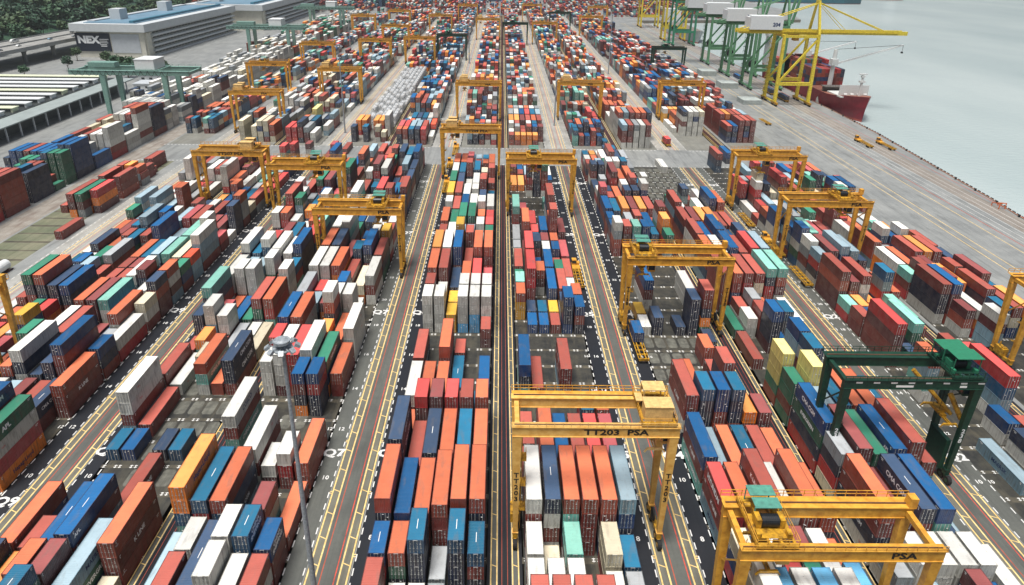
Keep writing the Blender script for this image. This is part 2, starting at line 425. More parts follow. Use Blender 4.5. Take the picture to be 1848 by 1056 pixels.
# ---------------------------------------------------------------- containers
DATA = """Q11 21 3d3rmO 4b3gm
Q11 24 3d3rO 4d1o
Q11 26 3b3r 4b3Oo 5a3os
Q11 27 2a1w
Q11 28 4a1r
Q11 29 3c2r
Q10 9 3b1w 4a3y
Q10 10 1b1o 3a2g 4a2RO
Q10 11 2d4gnr 3d4onB 4d3nn 5d3bn
Q10 13 5a2r
Q10 14 2b2b 5c3er
Q10 15 1a1w
Q10 16 1c2nr
Q10 17 3a2r
Q10 18 4d3sBr
Q10 19 5a3b
Q10 20 0b2gr 3c4sw
Q10 21 0c3sw 5b4oo
Q10 24 2d1o 5d1w
Q10 26 1d4ww 4c3wwr 5c3rww
Q9 2 4d5brm
Q9 5 5c3orr
Q9 6 1d4w 2d2nn 3d3nn 4c5b
Q9 7 0b4g
Q9 8 0c3w 3c1b
Q9 9 4d3owr
Q9 10 0d3o 1d3mmm 2d3twk
Q9 11 5a4nomm
Q9 12 0a3r 1a3r 3a4mn 5a4owms
Q9 13 0a3r
Q9 14 0c3o 2d3sb 3d3tn 5a3vss
Q9 15 5d4wssr
Q9 16 0d4bb 3d3t
Q9 17 4b4w
Q9 18 5a1w
Q9 19 5a4nnnn
Q9 20 0b3rr 5b4o
Q9 21 0a2nr
Q9 23 2b3ob
Q9 24 0c5www 2d2w
Q9 29 4b4R
Q9 31 4b3R
Q9 33 5a2m
Q8 -3 3a5B
Q8 -2 0a4n 1a3O 3a4mmm 5b1k
Q8 -1 0d3o 2d3b 3c4br 5d3orr
Q8 1 3d1r
Q8 3 0a1B 1a1b 3a1n 4a1B
Q8 4 0c4wwr 1d1r
Q8 6 0c2rr 1c1w 3c3otw 4d1o 5d3nnr
Q8 8 1a2O
Q8 9 0a3n 1a4ww 2a3wwm 4a1w
Q8 10 0d4tnr 2d1b 3b1g 4d3rg 5d3oRt
Q8 11 1a1o
Q8 12 1a4www 2a4www 5a4wwww
Q8 13 3a4ww
Q8 14 0d4wn 1d3B 2a5w 3c4w 4d3w 5d4bnnn
Q8 16 0c1r
Q8 18 0a4ww 1a4oR
Q8 19 1d5r 2a5g 3b3Ob 5b5w
Q8 20 0a4g
Q8 22 0b4w
Q8 23 2c4gm 3c4m
Q8 24 0a1g 5c5gnn
Q8 28 1d4b 4d2br 5c4on
Q8 30 2b1o
Q8 31 5d2sr
Q8 33 0c1r
Q7 -3 1d3rr
Q7 -2 3a4ww
Q7 -1 1a3wn 3a4wwrn 4a4BBrr 5a3brr
Q7 0 0c5OOB 1c4BRr 2c4oBns 4b3m 5d1o
Q7 2 2d3w 3a2wm 4a3wRr 5d2oo
Q7 3 0c4wrt
Q7 5 3a4brnO 4a4bRnn
Q7 6 0b3www 1c4www 5d2or
Q7 8 1d4oww 2d1n 4d2or 5d3www
Q7 9 3b5w
Q7 10 3a4www 4a4www
Q7 11 1a3Rww 3a4b 4a1w
Q7 12 0d4www 1d4ww 2d4oO 3c3rr 5d3wrw
Q7 14 0d4o 1d4nn 3a4Bn 4d4bnr 5d3rn
Q7 16 1c5w 4a4w 5a4ymw
Q7 17 3a4n
Q7 18 5a3wrw
Q7 19 1a2bn
Q7 20 0c5w 3d5R 4b5r
Q7 22 0d3r 5c4rnr
Q7 24 0b4w 1d5m 2c5w 3c2n
Q7 26 2a5o 4c4s 5d3nn
Q7 28 0d4r 1c4r 2a5r 3d4n 5d4bnn
Q7 30 2a2m
Q6 -2 0a3r 1a1w 2a1w 3a1e
Q6 -1 0a3b 1a3ogn 2a3Bnnn 3a1e 4a3Bnnn 5a3Brn
Q6 0 0d4on 1d3bn 2d3or 3c4orrr 4d4orr 5d4on
Q6 2 0d4nnnn 1d2r 2d3nn 3d3o 4d3B 5d3o
Q6 4 0b1o 1a4Rmm 2a4mr 3a4RR 4a4rm 5a4or
Q6 5 0d2w 1d2o 2d2o 3a1r 4a1B
Q6 6 3d1B 5d1b
Q6 7 0d2r 2d3or
Q6 8 3b1r
Q6 9 5a2rm
Q6 10 0a4wwww 1a4wwww 2a2yy 3a4wwwc 4a4wwcc 5a4wwww
Q6 11 0a4r 2a2yy 3a4w 4a4w 5a4w
Q6 12 0d4or 1d4rrrr 2d2n
Q6 14 1d4w 2d4bbr 3d2r 4d4orR 5d4orR
Q6 16 0a2r 2a5yy 3a4rm
Q6 17 4a4we 5a4R
Q6 18 0d3orr 1c3g 2c4gr 3c4gr
Q6 19 4a3o
Q6 20 4a4wk 5d3wwr
Q6 22 0d3yyw 1d3rwr 2c3ww 3a2w
Q6 23 4b4rr
Q6 25 5b4r
Q6 26 0c3wn 1c3BB 2b4rrn 3d3Brr 5d4o
Q6 27 4a2br
Q6 28 2a4p
Q6 29 4a2om
Q6 30 3a2sr
Q5 -4 0c5r 1c5r 2c5r 3c5r
Q5 -2 0a3w 1a3w 2a3w 4a2w 5a2e
Q5 -1 0a3w 1b1k 2a3t 4a3kk 5a2B
Q5 0 0d4wr 1d4nwr 2d4ot 3d4orrr 4d4or 5d4sbn
Q5 2 0a2r 1c4o 2c3b 3c3r 4c3R 5c3p
Q5 3 0a2r
Q5 4 0a1r 4a3B 5a3o
Q5 6 0d3bn 1d1r 3c3rr
Q5 10 1a1b 2a1b 3a1r 4a4bnnb 5a3bon
Q5 11 0a3oyy 1a1n 2a1B 3a1y 4a2n 5a3o
Q5 12 0a3t 1d4RRrr 3d2bb 4d2rr
Q5 13 5a1w
Q5 14 0d2r 1d4R 2d1b 3d2b
Q5 15 4a1r
Q5 16 2a3n 4a2bn
Q5 17 0a1e 2a2Bn 3a2m 4a2o
Q5 18 1d3omm 4a5rr
Q5 19 2a1r
Q5 20 0d3trR 2c1R 4c5rm
Q5 22 1b1p
Q5 23 4b1t
Q5 25 2a5mn 3a5Rnn 4a5gr
Q5 26 0c1O 1c1O
Q5 28 0b2mR 1b1r
Q5 30 2a1r
Q4 -3 0b5c 1b5w 2b5c 3b5w
Q4 -2 1b2w 2a3R 3a3g 5a3c
Q4 0 0d3Rr 1d3o 2d4rr 4d4or 5d3o
Q4 2 0d3brt 2d2or 3d2B 4d2r 5c2o
Q4 4 0d4rr 1a5Bnnn 2a5bbr 3a5Bnn 5a3mm
Q4 5 1a2Bn 3b5r
Q4 6 2d1o 4d1r 5d1r
Q4 8 4a2or
Q4 9 5a1n
Q4 10 0a1w 1a2nn 3a1n 4a4nnnn 5a5rrnO
Q4 11 0a1y
Q4 12 1d3brw 5d2ww
Q4 16 5a4g
Q4 17 0b4we 1a4rmO 3a4bb 5a5OO
Q4 18 5b5m
Q4 19 0a3bo 3b3r 5b2r
Q4 20 0d3br 2d3O 3d3m 4d3O 5d3rr
Q4 22 0b4p 1a3rn 3a4nn 4a4nn 5a5wb
Q4 23 3a4w 4a5rm
Q4 24 0d2nn 1a2r 2c5mR
Q4 26 0b4nr 1b4nnn 2a5www 3a5www 4a5Bsw
Q4 28 0a3rnr 3c5r
Q4 29 0a3w
Q4 32 3a1w
Q3 -1 0a2ew 1a3ww 2a3ww 3a3ww 4a3ww
Q3 0 0d4orn 2d4nr 3d4bt
Q3 2 3d4b 4c5rr
Q3 3 0d4bgn
Q3 5 0a4ggrg 1b5ll
Q3 6 0a5lll 2b5B
Q3 7 2b5b
Q3 8 0d1r 3d1b
Q3 9 2b4bnn
Q3 10 1b2ww 2a3rom 4a3Bnn
Q3 12 0d4rrrr 1d4orbr 2d4rRrr 4c5tnR 5c5tom
Q3 14 2c5b 3d4r 4c5R 5c5s
Q3 16 1c4bb 2c5b
Q3 18 0c4rnr 1c4mm 2c4OO 3c4OO 4d3rn 5d3rr
Q3 20 4c5b
Q3 22 1c2gr 2b4n
Q3 23 5c2w
Q3 24 3a1n 4a1r
Q3 28 0b1w
Q3 30 4d1w
Q2 2 1c1s 3c2n
Q2 4 3a2b 5a1r
Q2 5 4d4R
Q2 6 0b4o 5c3RR
Q2 8 0d4Rmrr 2b1n 5b2r
Q2 9 3c3tg
Q2 10 0b2r 1a2b
Q2 12 0d4romm 1d3mor 2c4rwe 4b4B
Q2 14 2c5s 3d4s
Q2 15 0b4w
Q2 16 0a5b 3c4r
Q2 17 0a4b 5d2rk
Q2 19 3a1r
Q2 20 5a3gg
Q2 21 0a1r
Q2 23 1b4wR
Q2 24 0d3RRn 3b3nrr 5d4Rr
Q2 25 2a3Rrn
Q2 26 5a5rr
Q2 28 4c2s 5b3Rr
Q2 30 1d3rn
Q2 32 4c2bn
Q1 9 2a4wm
Q1 10 4b3B
Q1 11 0d4rnn 1d4bmm 4c4rn
Q1 12 2a4rwkw 5d4mot
Q1 15 3d3rbr 4d3O 5d3r
Q1 16 0d3oo
Q1 17 2a4w 4a4w
Q1 18 2d1r 3a2g
Q1 20 0b3rr
Q1 21 0a2r
Q1 23 4a4w 5a4b
Q1 24 1a4gg 4a4b 5a4b
Q1 25 3a4nn 4b2gg 5a3k
Q1 28 2c2b"""
Y0, HB = 78.1, 6.61
BY = {'Q7': .5, 'Q8': .66, 'Q9': -.66, 'Q4': -.5, 'Q3': -1.5}
LEN = {1: 6.06, 2: 12.19}
def cmesh(L, H):
    """prototype part meshes of one container (shared by all copies)"""
    Lm = LEN[L]; w = 1.219; out = {}
    b = MB(); e = .035
    b.box(-w + e, w - e, e, Lm - e, .12, H - .05, 0, 'tf')                     # walls
    for sx in (-1, 1):
        for yy in (0, Lm - .16):
            x0, x1 = sorted((sx * w, sx * (w - .16))); b.box(x0, x1, yy, yy + .16, 0, H)
        x0, x1 = sorted((sx * w, sx * (w - .09))); b.box(x0, x1, .16, Lm - .16, H - .09, H - .004); b.box(x0, x1, .16, Lm - .16, .02, .17)
    b.box(-w + .16, w - .16, .01, .1, H - .13, H - .004); b.box(-w + .16, w - .16, .01, .1, .02, .16)
    b.box(-w + .16, w - .16, Lm - .1, Lm - .01, H - .13, H - .004); b.box(-w + .16, w - .16, Lm - .1, Lm - .01, .02, .16)
    out['body'] = b
    r_ = MB(); r_.box(-w + .09, w - .09, .1, Lm - .1, H - .05, H - .028, 0, 'b'); out['roof'] = r_
    nb_ = MB(); nb_.box(-.05, .05, Lm * .5 - .9, Lm * .5 + .9, H - .028, H - .02, 0, 'b'); out['num'] = nb_
    for i, sx in enumerate((-1, 1)):
        d = MB(); x0, x1 = sorted((sx * .012, sx * (w - .16))); d.box(x0, x1, .045, .10, .16, H - .13)
        for zz in (.3, .62): d.box(x0 + .06, x1 - .06, .033, .045, H * zz - .03, H * zz + .03)
        out['door%d' % i] = d
        for j, fx in enumerate((.24, .74)):
            q = MB(); xx = sx * (.012 + fx * (w - .17)); q.tube((xx, .0, .1), (xx, .0, H - .08), .028, 6)
            q.box(xx - .12, xx + .12, -.01, .03, H * .38, H * .38 + .09)
            for zz in (.12, .5, .88): q.box(xx - .05, xx + .05, -.015, .04, H * zz, H * zz + .06)
            out['rod%d%d' % (i, j)] = q
    rr = random.Random(3)
    for _ in range(9):
        xx = rr.choice((.2, .3, .62, .72, .8)); zz = rr.uniform(.35, .9) * H; ww = rr.choice((.08, .16, .26)); hh = rr.choice((.05, .08, .12))
        if rr.random() < .35: xx = -xx
        out['door0' if xx < 0 else 'door1'].box(xx - ww / 2, xx + ww / 2, .028, .034, zz, zz + hh, 1)
    b.box(-.34, .34, -.004, .012, H - .10, H - .035, 1)
    for sx in (-1, 1):
        for (fy, zz, a, hh) in ((.9, .86, .5, .1), (.9, .78, .34, .07), (.05, .86, .22, .1), (.05, .74, .1, .25)):
            x0, x1 = sorted((sx * (w - e + .004), sx * (w - e + .012))); b.box(x0, x1, Lm * fy, Lm * fy + a * Lm / 8, H * zz, H * zz + hh, 1)
        for yy in (-.006, Lm - .17):
            for zz in (0, H - .118):
                x0, x1 = sorted((sx * (w + .006), sx * (w - .17))); b.box(x0, x1, yy, yy + .178, zz, zz + .122)
    return {k: v.mesh('container_' + k) for k, v in out.items()}
CM = {}
for L in (1, 2):
    for H in (2.6, 2.9): CM[(L, H)] = cmesh(L, H)
for d_ in CM.values():
    for k, me in d_.items():
        me.materials.append(M_rod if k[:3] == 'rod' else M_mark if k == 'num' else PM['o'][0])
        if k in ('body', 'door0', 'door1'): me.materials.append(M_mark)
ORD = 'first second third fourth fifth sixth seventh eighth ninth tenth eleventh twelfth thirteenth fourteenth fifteenth sixteenth seventeenth eighteenth nineteenth twentieth'.split()
def ordn(i): return ORD[i] if i < 20 else '%dth' % (i + 1)
# (block,row,slot) -> stack: length, tier height, colours bottom to top
ST = {}
for ln in DATA.split('\n'):
    t = ln.split()
    if len(t) < 3: continue
    for q in t[2:]:
        i, kd, n, f = int(q[0]), q[1], int(q[2]), q[3:]
        L = 1 if kd in 'ab' else 2; H = 2.6 if kd in 'ac' else 2.9
        n = max(n, len(f))
        fill = [rnd.choice('orrmnnbBwwegsoRt') for _ in range(n - len(f))]
        ST[(t[0], i, int(t[1]))] = [L, H, fill + list(reversed(f))]
def occupied(b, i, s): return (b, i, s) in ST or ((b, i, s - 1) in ST and ST[(b, i, s - 1)][0] == 2)
def hgt(b, i, s):
    for k in ((b, i, s), (b, i, s - 1)):
        if k in ST and (k[2] == s or ST[k][0] == 2): return len(ST[k][2]) * ST[k][1]
    return 0.
EMPTY = [('Q8', 0, 5, 0, 5), ('Q8', 2, 5, 4, 6), ('Q3', 0, 5, 22, 32), ('Q5', 0, 5, 4, 9), ('Q4', 0, 5, 5, 16), ('Q6', 0, 5, 8, 9), ('Q2', 0, 5, 26, 32), ('Q3', 0, 5, 6, 9), ('Q1', 0, 6, -6, 9), ('Q2', 0, 5, -6, 9),
         ('Q5', 0, 5, 20, 26), ('Q7', 0, 5, 0, 5), ('Q6', 0, 5, -9, -2), ('Q5', 0, 5, -9, -3), ('Q9', 5, 5, 4, 6), ('Q7', 5, 5, 6, 12), ('Q11', 0, 9, -9, 40), ('Q10', 0, 9, -9, 5), ('Q9', 0, 9, -9, 1), ('Q8', 0, 9, -9, -3), ('Q4', 0, 9, -9, -3), ('Q3', 0, 9, -9, -3)]
PALW = 'oooo' + 'rrrr' + 'mm' + 'nnn' + 'bb' + 'BB' + 'wwwwww' + 'ee' + 'ss' + 't' + 'g' + 'RR' + 'p' + 'OO' + 'k'
VOID = set(tuple(int(v) if v.lstrip('-').isdigit() else v for v in q.split(',')) for q in '''Q6,4,-2 Q6,5,-2 Q6,5,5 Q6,4,6 Q6,1,7 Q6,4,7 Q6,4,8 Q6,5,8 Q6,2,9 Q6,1,9 Q6,0,9 Q6,3,9 Q6,4,9 Q5,0,-3 Q5,1,-3 Q5,2,-3 Q5,3,-3 Q5,4,-3 Q5,5,-3 Q5,3,-2 Q5,3,-1 Q5,1,4 Q5,2,4 Q5,3,4 Q5,0,5 Q5,1,5 Q5,2,5 Q5,3,5 Q5,4,5 Q5,5,5 Q5,2,6 Q5,4,6 Q5,5,6 Q5,2,7 Q5,4,7 Q5,5,7 Q5,1,9 Q5,2,9 Q5,5,9 Q5,0,10 Q5,2,12 Q5,5,12 Q3,2,-2 Q7,3,0 Q7,3,1'''.split())
far_r = random.Random(11)
for b, (x0, n) in BX.items():
    for s in range(-2, 31):
        for i in range(n):
            if occupied(b, i, s) or (b, i, s) in VOID: continue
            if any(b == e[0] and e[1] <= i <= e[2] and e[3] <= s <= e[4] for e in EMPTY): continue
            nb = [hgt(b, i + d, s + e) for d in (-1, 0, 1) for e in (-1, 0, 1) if (d or e)]
            nb = [h for h in nb if h > 0]
            if far_r.random() < .04: continue
            hmax = (sum(nb) / len(nb) if nb else 6.); tiers = max(1, min(4, int(hmax / 2.75 + .35)))
            tiers = far_r.choice((tiers, tiers, max(1, tiers - 1)))
            two = s + 1 <= 30 and not occupied(b, i, s + 1) and (b, i, s + 1) not in VOID and s % 2 == 0
            H = 2.6 if not two else far_r.choice((2.6, 2.9))
            ST[(b, i, s)] = [2 if two else 1, H, [far_r.choice(PALW) for _ in range(tiers)]]
# upper yard beyond the cross road
UY = {}
def upper(b, x0, n, y0, y1, seed, dens=.93, pal=PALW, hi=4, gap=()):
    r_ = random.Random(seed); s = 0; y = y0
    while y < y1:
        if any(a < y < c for a, c in gap): y += HB * 2; s += 2; continue
        base = r_.choice((2, 3, 3, 4, 4, hi)); two = r_.random() < .55; bias = r_.choice(pal) if r_.random() < .5 else None
        for i in range(n):
            for h in ((0,) if two else (0, 1)):
                if r_.random() > dens: continue
                t = max(1, min(hi, base + r_.choice((-1, 0, 0, 0, 1, -1))))
                UY[(b, i, s + h, y + h * HB)] = (2 if two else 1, 2.9 if two and r_.random() < .6 else 2.6, [bias if bias and r_.random() < .5 else r_.choice(pal) for _ in range(t)])
        y += HB * 2; s += 2
PALC = 'ooorrrmmnnbBwwwwwweessstgRpOOk'
cross2 = ((560, 585), (800, 830))
for j, (b, (x0, n)) in enumerate(BX.items()):
    if b == 'Q11': upper(b, x0, 5, 330, 900, 50, .8, hi=3, gap=cross2)
    elif b == 'Q7': upper(b, x0, n, 316, 960, 51, pal='oorrmnnbBBwwwwessO', gap=cross2)
    elif b == 'Q8': upper(b, x0, n, 316, 345, 52, gap=cross2, hi=4); upper(b, x0, n, 520, 960, 57, gap=cross2)
    elif b == 'Q1': upper(b, x0, 8, 345, 740, 53, gap=((425, 440), (560, 580)), pal='oorrmmnnbwwesOR'); upper(b, x0, 6, 790, 930, 58)
    elif b == 'Q3': upper(b, x0, n, 318, 960, 54, gap=cross2, pal=PALC)
    elif b == 'Q2': upper(b, x0, n, 318, 960, 55, gap=((338, 352), (560, 585), (800, 830)), pal='oorrmmnnbbwwesORt')
    else: upper(b, x0, n, 316, 975, 60 + j, gap=cross2, pal=PALC)
SPEC = {
 'Q5': [(316, 1, 2.6, 'or oO OO OO rO .'), (322.7, 1, 2.6, 'ww wwe nr rrr bbb rmm'), (329.3, 1, 2.6, 'vww rOr sr nww bbB rr'), (336, 2, 2.6, 'nrO rbO nnm rOr nno mOr'), (350, 2, 2.6, 'mee nww rmb vRR nsB nes'), (364, 1, 2.6, 'rwo wee www rso nnw wee')],
 'Q4': [(316, 1, 2.6, 'ttB rr bb vor nb B'), (322.7, 1, 2.6, 'RbB rnn bbnn nnn bbrb .'), (329.3, 2, 2.6, 'nB vRo nnB Boo bbb nn'), (343, 1, 2.6, 'rm nB or nB gr r'), (349.7, 1, 2.6, 'Rgt nrg . gt . Or'), (357, 2, 2.6, 'oo nn es . rRR rR')],
 'Q3': [(313, 2, 2.9, 'wrrs wrmr wwwe wwww wwrr .'), (327, 2, 2.9, 'wwwwo wwwws wwwrr wwwro wwroo wwnnn'), (341, 2, 2.9, 'wwww wwwe . nn nnn .'), (355, 2, 2.9, 'ww rr rOO rOO ee Oo')],
 'Q2': [(337, 1, 2.6, '. wwrwn wwwww wwwbw wwwwk .'), (344, 1, 2.6, 'w rrrwn wwwww wwwww wwwwk .'), (352, 2, 2.6, 'w OOo Og nwO bn RR'), (366, 1, 2.6, 'yyw ogO grO nn bnn RR')],
 'Q1': [(325.6, 2, 2.9, 'bnr bnb rrrr rbnr rrrr . .'), (339, 2, 2.9, 'rrrr rrrO rrrr rrrr nrBs . .'), (353, 2, 2.9, 'rrrr rrr rRr rrb ss . .')],
 'Q6': [(316, 1, 2.6, '. nss nnw rnm wrR Rwr'), (322.7, 1, 2.6, '. Os wr nbb rR ww'), (330, 1, 2.6, '. sB rbB mRR nww rpp'), (337, 1, 2.6, '. nOO sw bbB nB wmr')],
 'Q7': [(314.5, 1, 2.6, 'nno wro rnB nnn rRR .'), (321, 2, 2.6, 'wRp rrR mrs mns rrr w'), (335, 2, 2.6, 'BB ro es nn ss nv'), (349, 2, 2.6, 'w sB rn sB ww rrww')],
 'Q8': [(318, 1, 2.6, 'nnn . nnB . wrk rk'), (331, 2, 2.6, 'ROO RwO . nRO nRO wwww')],
 'Q9': [(315, 2, 2.6, 'RRR vRR nrrn rme ww .'), (329, 2, 2.6, 'rr mmo nwe tnB . sw'), (343, 2, 2.6, 'w ro llll me rn rrs')],
}
for b, bays in SPEC.items():
    yl_ = bays[-1][0] + HB * (bays[-1][1]) + .5
    for k in [k for k in UY if k[0] == b and k[3] < yl_]: del UY[k]
    for y, L, H, sp in bays:
        for i, cols in enumerate(sp.split()):
            if cols != '.': UY[(b, i, 900, y)] = (L, H, list(cols))
# one record per container: x, y, z, L, H, colour, where
REC = []
for (b, i, s), (L, H, cols) in ST.items():
    x = BX[b][0] + RP * i; y = Y0 + BY.get(b, 0) + HB * s
    for t, c in enumerate(cols): REC.append([x, y, t * (H + .01), L, H, c, (b, i, s, t, len(cols))])
for (b, i, s, y), (L, H, cols) in UY.items():
    x = BX[b][0] + RP * i
    for t, c in enumerate(cols): REC.append([x, y, t * (H + .01), L, H, c, None])
# the tall yard under the rail gantries, left: hand-placed end bays then random ones
LY = []
def lyard(x, y, L, H, cols):
    for t, c in enumerate(cols): REC.append([x, y, t * (H + .01), L, H, c, None]); 
lr = random.Random(5)
def lbay(y, L, H, spec):
    for j, cols in enumerate(spec):
        if cols != '.': lyard(-171.2 - 2.85 * j, y, L, H, cols)
lbay(188, 2, 2.9, ['rroor'[::-1], 'Roorr'])
lbay(202, 2, 2.9, ['Roovo', 'rooor', 'rreer', 'rroor'])
lbay(215.5, 2, 2.9, ['rooor', 'reoor', 'rooor'])
lbay(230, 2, 2.9, ['nnnn', 'nnB', 'mrrB', 'rrr'])
lbay(243, 1, 2.6, ['g', 'gr', 'rrrr', 'rrrr']); lbay(250.5, 1, 2.6, ['ggggg', 'ggggg', 'ggggB', 'rrrn', 'gggg', 'gggg', 'BBg'])
lbay(257.5, 2, 2.9, ['nbbbb', 'bbbbb', 'bbbr', 'bbbb', 'rbbb', 'bbbb', 'bbbr', 'bbbb', 'bbbb', 'bbn'])
lbay(271, 2, 2.9, ['bb', 'b', 'www', 'wwww', 'rrr', 'bbbb', 'wwr', 'rrr'])
lbay(284, 2, 2.9, ['Rrwww', 'bwww', 'wwww', 'wwwr', 'www', 'kkwr', 'rR'])
lbay(297, 2, 2.6, ['www', 'wwwB', 'kkk', 'wwkk', 'wkkk', 'kkk', 'rkkk'])
lbay(309, 2, 2.9, ['wrwwwo', 'wwrrr', 'wrwew', 'rrrrw', 'kkk', 'kkkk', 'kkkr', 'wkk'])
lbay(323, 2, 2.9, ['rnnnn', 'rrnmr', 'nnrwr', 'wwwwr', 'wrwwr', 'Rwww'])
lbay(336.5, 1, 2.6, ['wwke', 'erbwr', 'eekw', 'nrwbr', 'eeww', 'kkkw', 'wwnk']); lbay(343.2, 1, 2.6, ['wwww', 'wwkkw', 'wewew', 'rwwww', 'wwww', 'bwww'])
for y in range(354, 560, 14):
    L = lr.choice((1, 2)); k = lr.choice(('wwwwke', 'rrownb', 'wwwwww', 'wwwerb', 'bbnwwr', 'wwweee'))
    for j in range(lr.choice((9, 11, 13)) ):
        for h in ((0,) if L == 2 else (0, 1)): lyard(-171.2 - 2.85 * j, y + 6.6 * h, L, 2.6, [lr.choice(k) for _ in range(lr.choice((3, 4, 4, 5)))])
for y in range(566, 900, 14):
    k = lr.choice(('wwwwke', 'ooOrwg', 'wwwwww', 'ggggww', 'wwweee'))
    for j in range(14): lyard(-171.2 - 2.85 * j, y, 2, 2.6, [lr.choice(k) for _ in range(lr.choice((3, 4, 5)))])
# far terminals at the top of the view
for y in range(985, 1500, 15):
    for x in range(-560, 470, 3):
        if lr.random() < .22 or (x // 27) % 3 == 2 and lr.random() < .8 or x > 330 + (y - 985) * .1: continue
        for t in range(lr.choice((2, 3, 4, 5))): REC.append([x, y, t * 2.7, 2, 2.6, lr.choice('ooorrrrmmnbBwwwwesROpt'), None])
def visible_rec(r):
    w = r[6]
    if w is None: return False
    b, i, s, t, n = w
    if t == n - 1: return True
    z = r[2] + r[4] * .6
    if hgt(b, i, s - 1) < z: return True
    side = i + 1 if r[0] < 0 else i - 1
    if abs(r[0]) > 12 and (not 0 <= side < BX[b][1] or hgt(b, side, s) < z or (r[3] == 2 and hgt(b, side, s + 1) < z)): return True
    return False
def inframe(x, y, z):
    v = cam.matrix_world.inverted() @ Vector((x, y, z))
    if v.z > -1: return False
    u = PX + F * v.x / -v.z; w = PY - F * v.y / -v.z
    return -15 < u < 1863 and -15 < w < 1071
bpy.context.view_layer.update()
vis = []
for idx, r in enumerate(REC):
    if r[6] and r[1] < 330 and visible_rec(r) and (inframe(r[0], r[1], r[2] + r[4]) or inframe(r[0], r[1] + LEN[r[3]], r[2] + r[4])):
        d = (Vector((r[0], r[1], r[2])) - Vector((0, 0, CH))).length
        vis.append((d / (1.25 if r[3] == 2 else 1.), idx))
vis.sort(); NEAR = set(i for _, i in vis[:320])

LOGO = {}   # (block,row,slot,tier from top) -> lettering
def LG(b, i, s, tt, *w): LOGO[(b, i, s, tt)] = list(w)
for tt in (0,): LG('Q7', 0, 3, tt, ('COSCO', .5, .5, 1.35, 'n', .02))
LG('Q7', 0, 3, 2, ('CHINA SHIPPING', .5, .5, 1.1, 'w', .03))
LG('Q7', 0, 0, 0, ('Hapag-Lloyd', .5, .48, 1.2, 'n', .03))
for tt in (0, 1): LG('Q7', 4, -1, tt, ('CHINA', .5, .7, 1.0, 'w', .05), ('SHIPPING', .5, .32, 1.0, 'w', .05))
LG('Q7', 5, -1, 0, ('CHINA', .5, .7, 1.0, 'w', .05), ('SHIPPING', .5, .32, 1.0, 'w', .05))
for tt in (0, 1): LG('Q8', 5, 6, tt, ('CMA CGM', .62, .5, 1.35, 'w', .04))
LG('Q7', 1, -1, 1, ('CMA CGM', .7, .5, .9, 'w', .03)); LG('Q7', 1, -1, 0, ('TEX', .3, .5, .5, 'r', .01))
LG('Q8', 3, -1, 0, ('APL', .12, .55, .9, 'w', .04))
LG('Q9', 5, 2, 0, ('APL', .4, .5, 1.3, 'w', .04))
for k in ((4, 5), (3, 6), (2, 6)): LG('Q9', k[0], k[1], 0, ('CMA CGM', .55, .5, 1.3, 'w', .04))
LG('Q4', 0, 0, 0, ('HYUNDAI', .62, .5, 1.4, 'w', .05)); LG('Q2', 0, 8, 0, ('HYUNDAI', .6, .5, 1.4, 'w', .05)); LG('Q2', 0, 8, 1, ('HYUNDAI', .9, .7, .4, 'w', .02))
for tt in (0, 1, 3): LG('Q3', 0, 5, tt, ('EVERGREEN', .5, .5, 1.05, 'w', .03))
LG('Q9', 2, 10, 0, ('CHINA SHIPPING', .5, .5, 1.0, 'w', .03)); LG('Q8', 0, 10, 0, ('CHINA SHIPPING', .5, .5, 1.1, 'w', .03)); LG('Q8', 5, 8, 2, ('CHINA SHIPPING', .5, .5, 1.1, 'w', .03))
for tt in (0, 2): LG('Q1', 2, 10, tt, ('IRISL', .5, .5, 1.3, 'r', .03))
LG('Q2', 0, 15, 0, ('HAMBURG SUD', .5, .5, 1.2, 'r', .03)); LG('Q9', 5, 18, 0, ('COSCO', .5, .5, 1.4, 'n', .03))
for k in ((0, 4), ): 
    for tt in (0, 1): LG('Q8', k[0], k[1], tt, ('TEX', .3, .5, .6, 'r', .01))
LG('Q9', 5, 3, 0, ('TEX', .18, .5, .6, 'r', .01)); LG('Q9', 3, 9, 1, ('TEX', .12, .5, .6, 'r', .01)); LG('Q9', 5, 10, 0, ('K LINE', .4, .5, 1.1, 'w', .03))
LG('Q5', 0, 6, 0, ('APL', .8, .5, 1.0, 'w', .03)); LG('Q4', 0, 12, 0, ('CMA CGM', .5, .5, 1.2, 'w', .03)); LG('Q3', 0, 3, 1, ('EVERGREEN', .5, .5, 1.05, 'w', .03))
LG('Q9', 4, 18, 0, ('MAERSK', .5, .5, 1.2, 'n', .03)); LG('Q3', 2, 12, 0, ('HYUNDAI', .8, .5, 1.2, 'w', .03)); LG('Q2', 0, 10, 0, ('HANJIN', .5, .5, 1.2, 'w', .03))
for tt in (0, 1, 2): LG('Q7', 3, 8, tt, ('TEX', .6, .5, .5, 'r', .01))
LG('Q7', 5, 5, 1, ('APL', .5, .5, 1.1, 'w', .03)); LG('Q7', 4, 5, 0, ('CMA CGM', .5, .5, 1.1, 'w', .03))

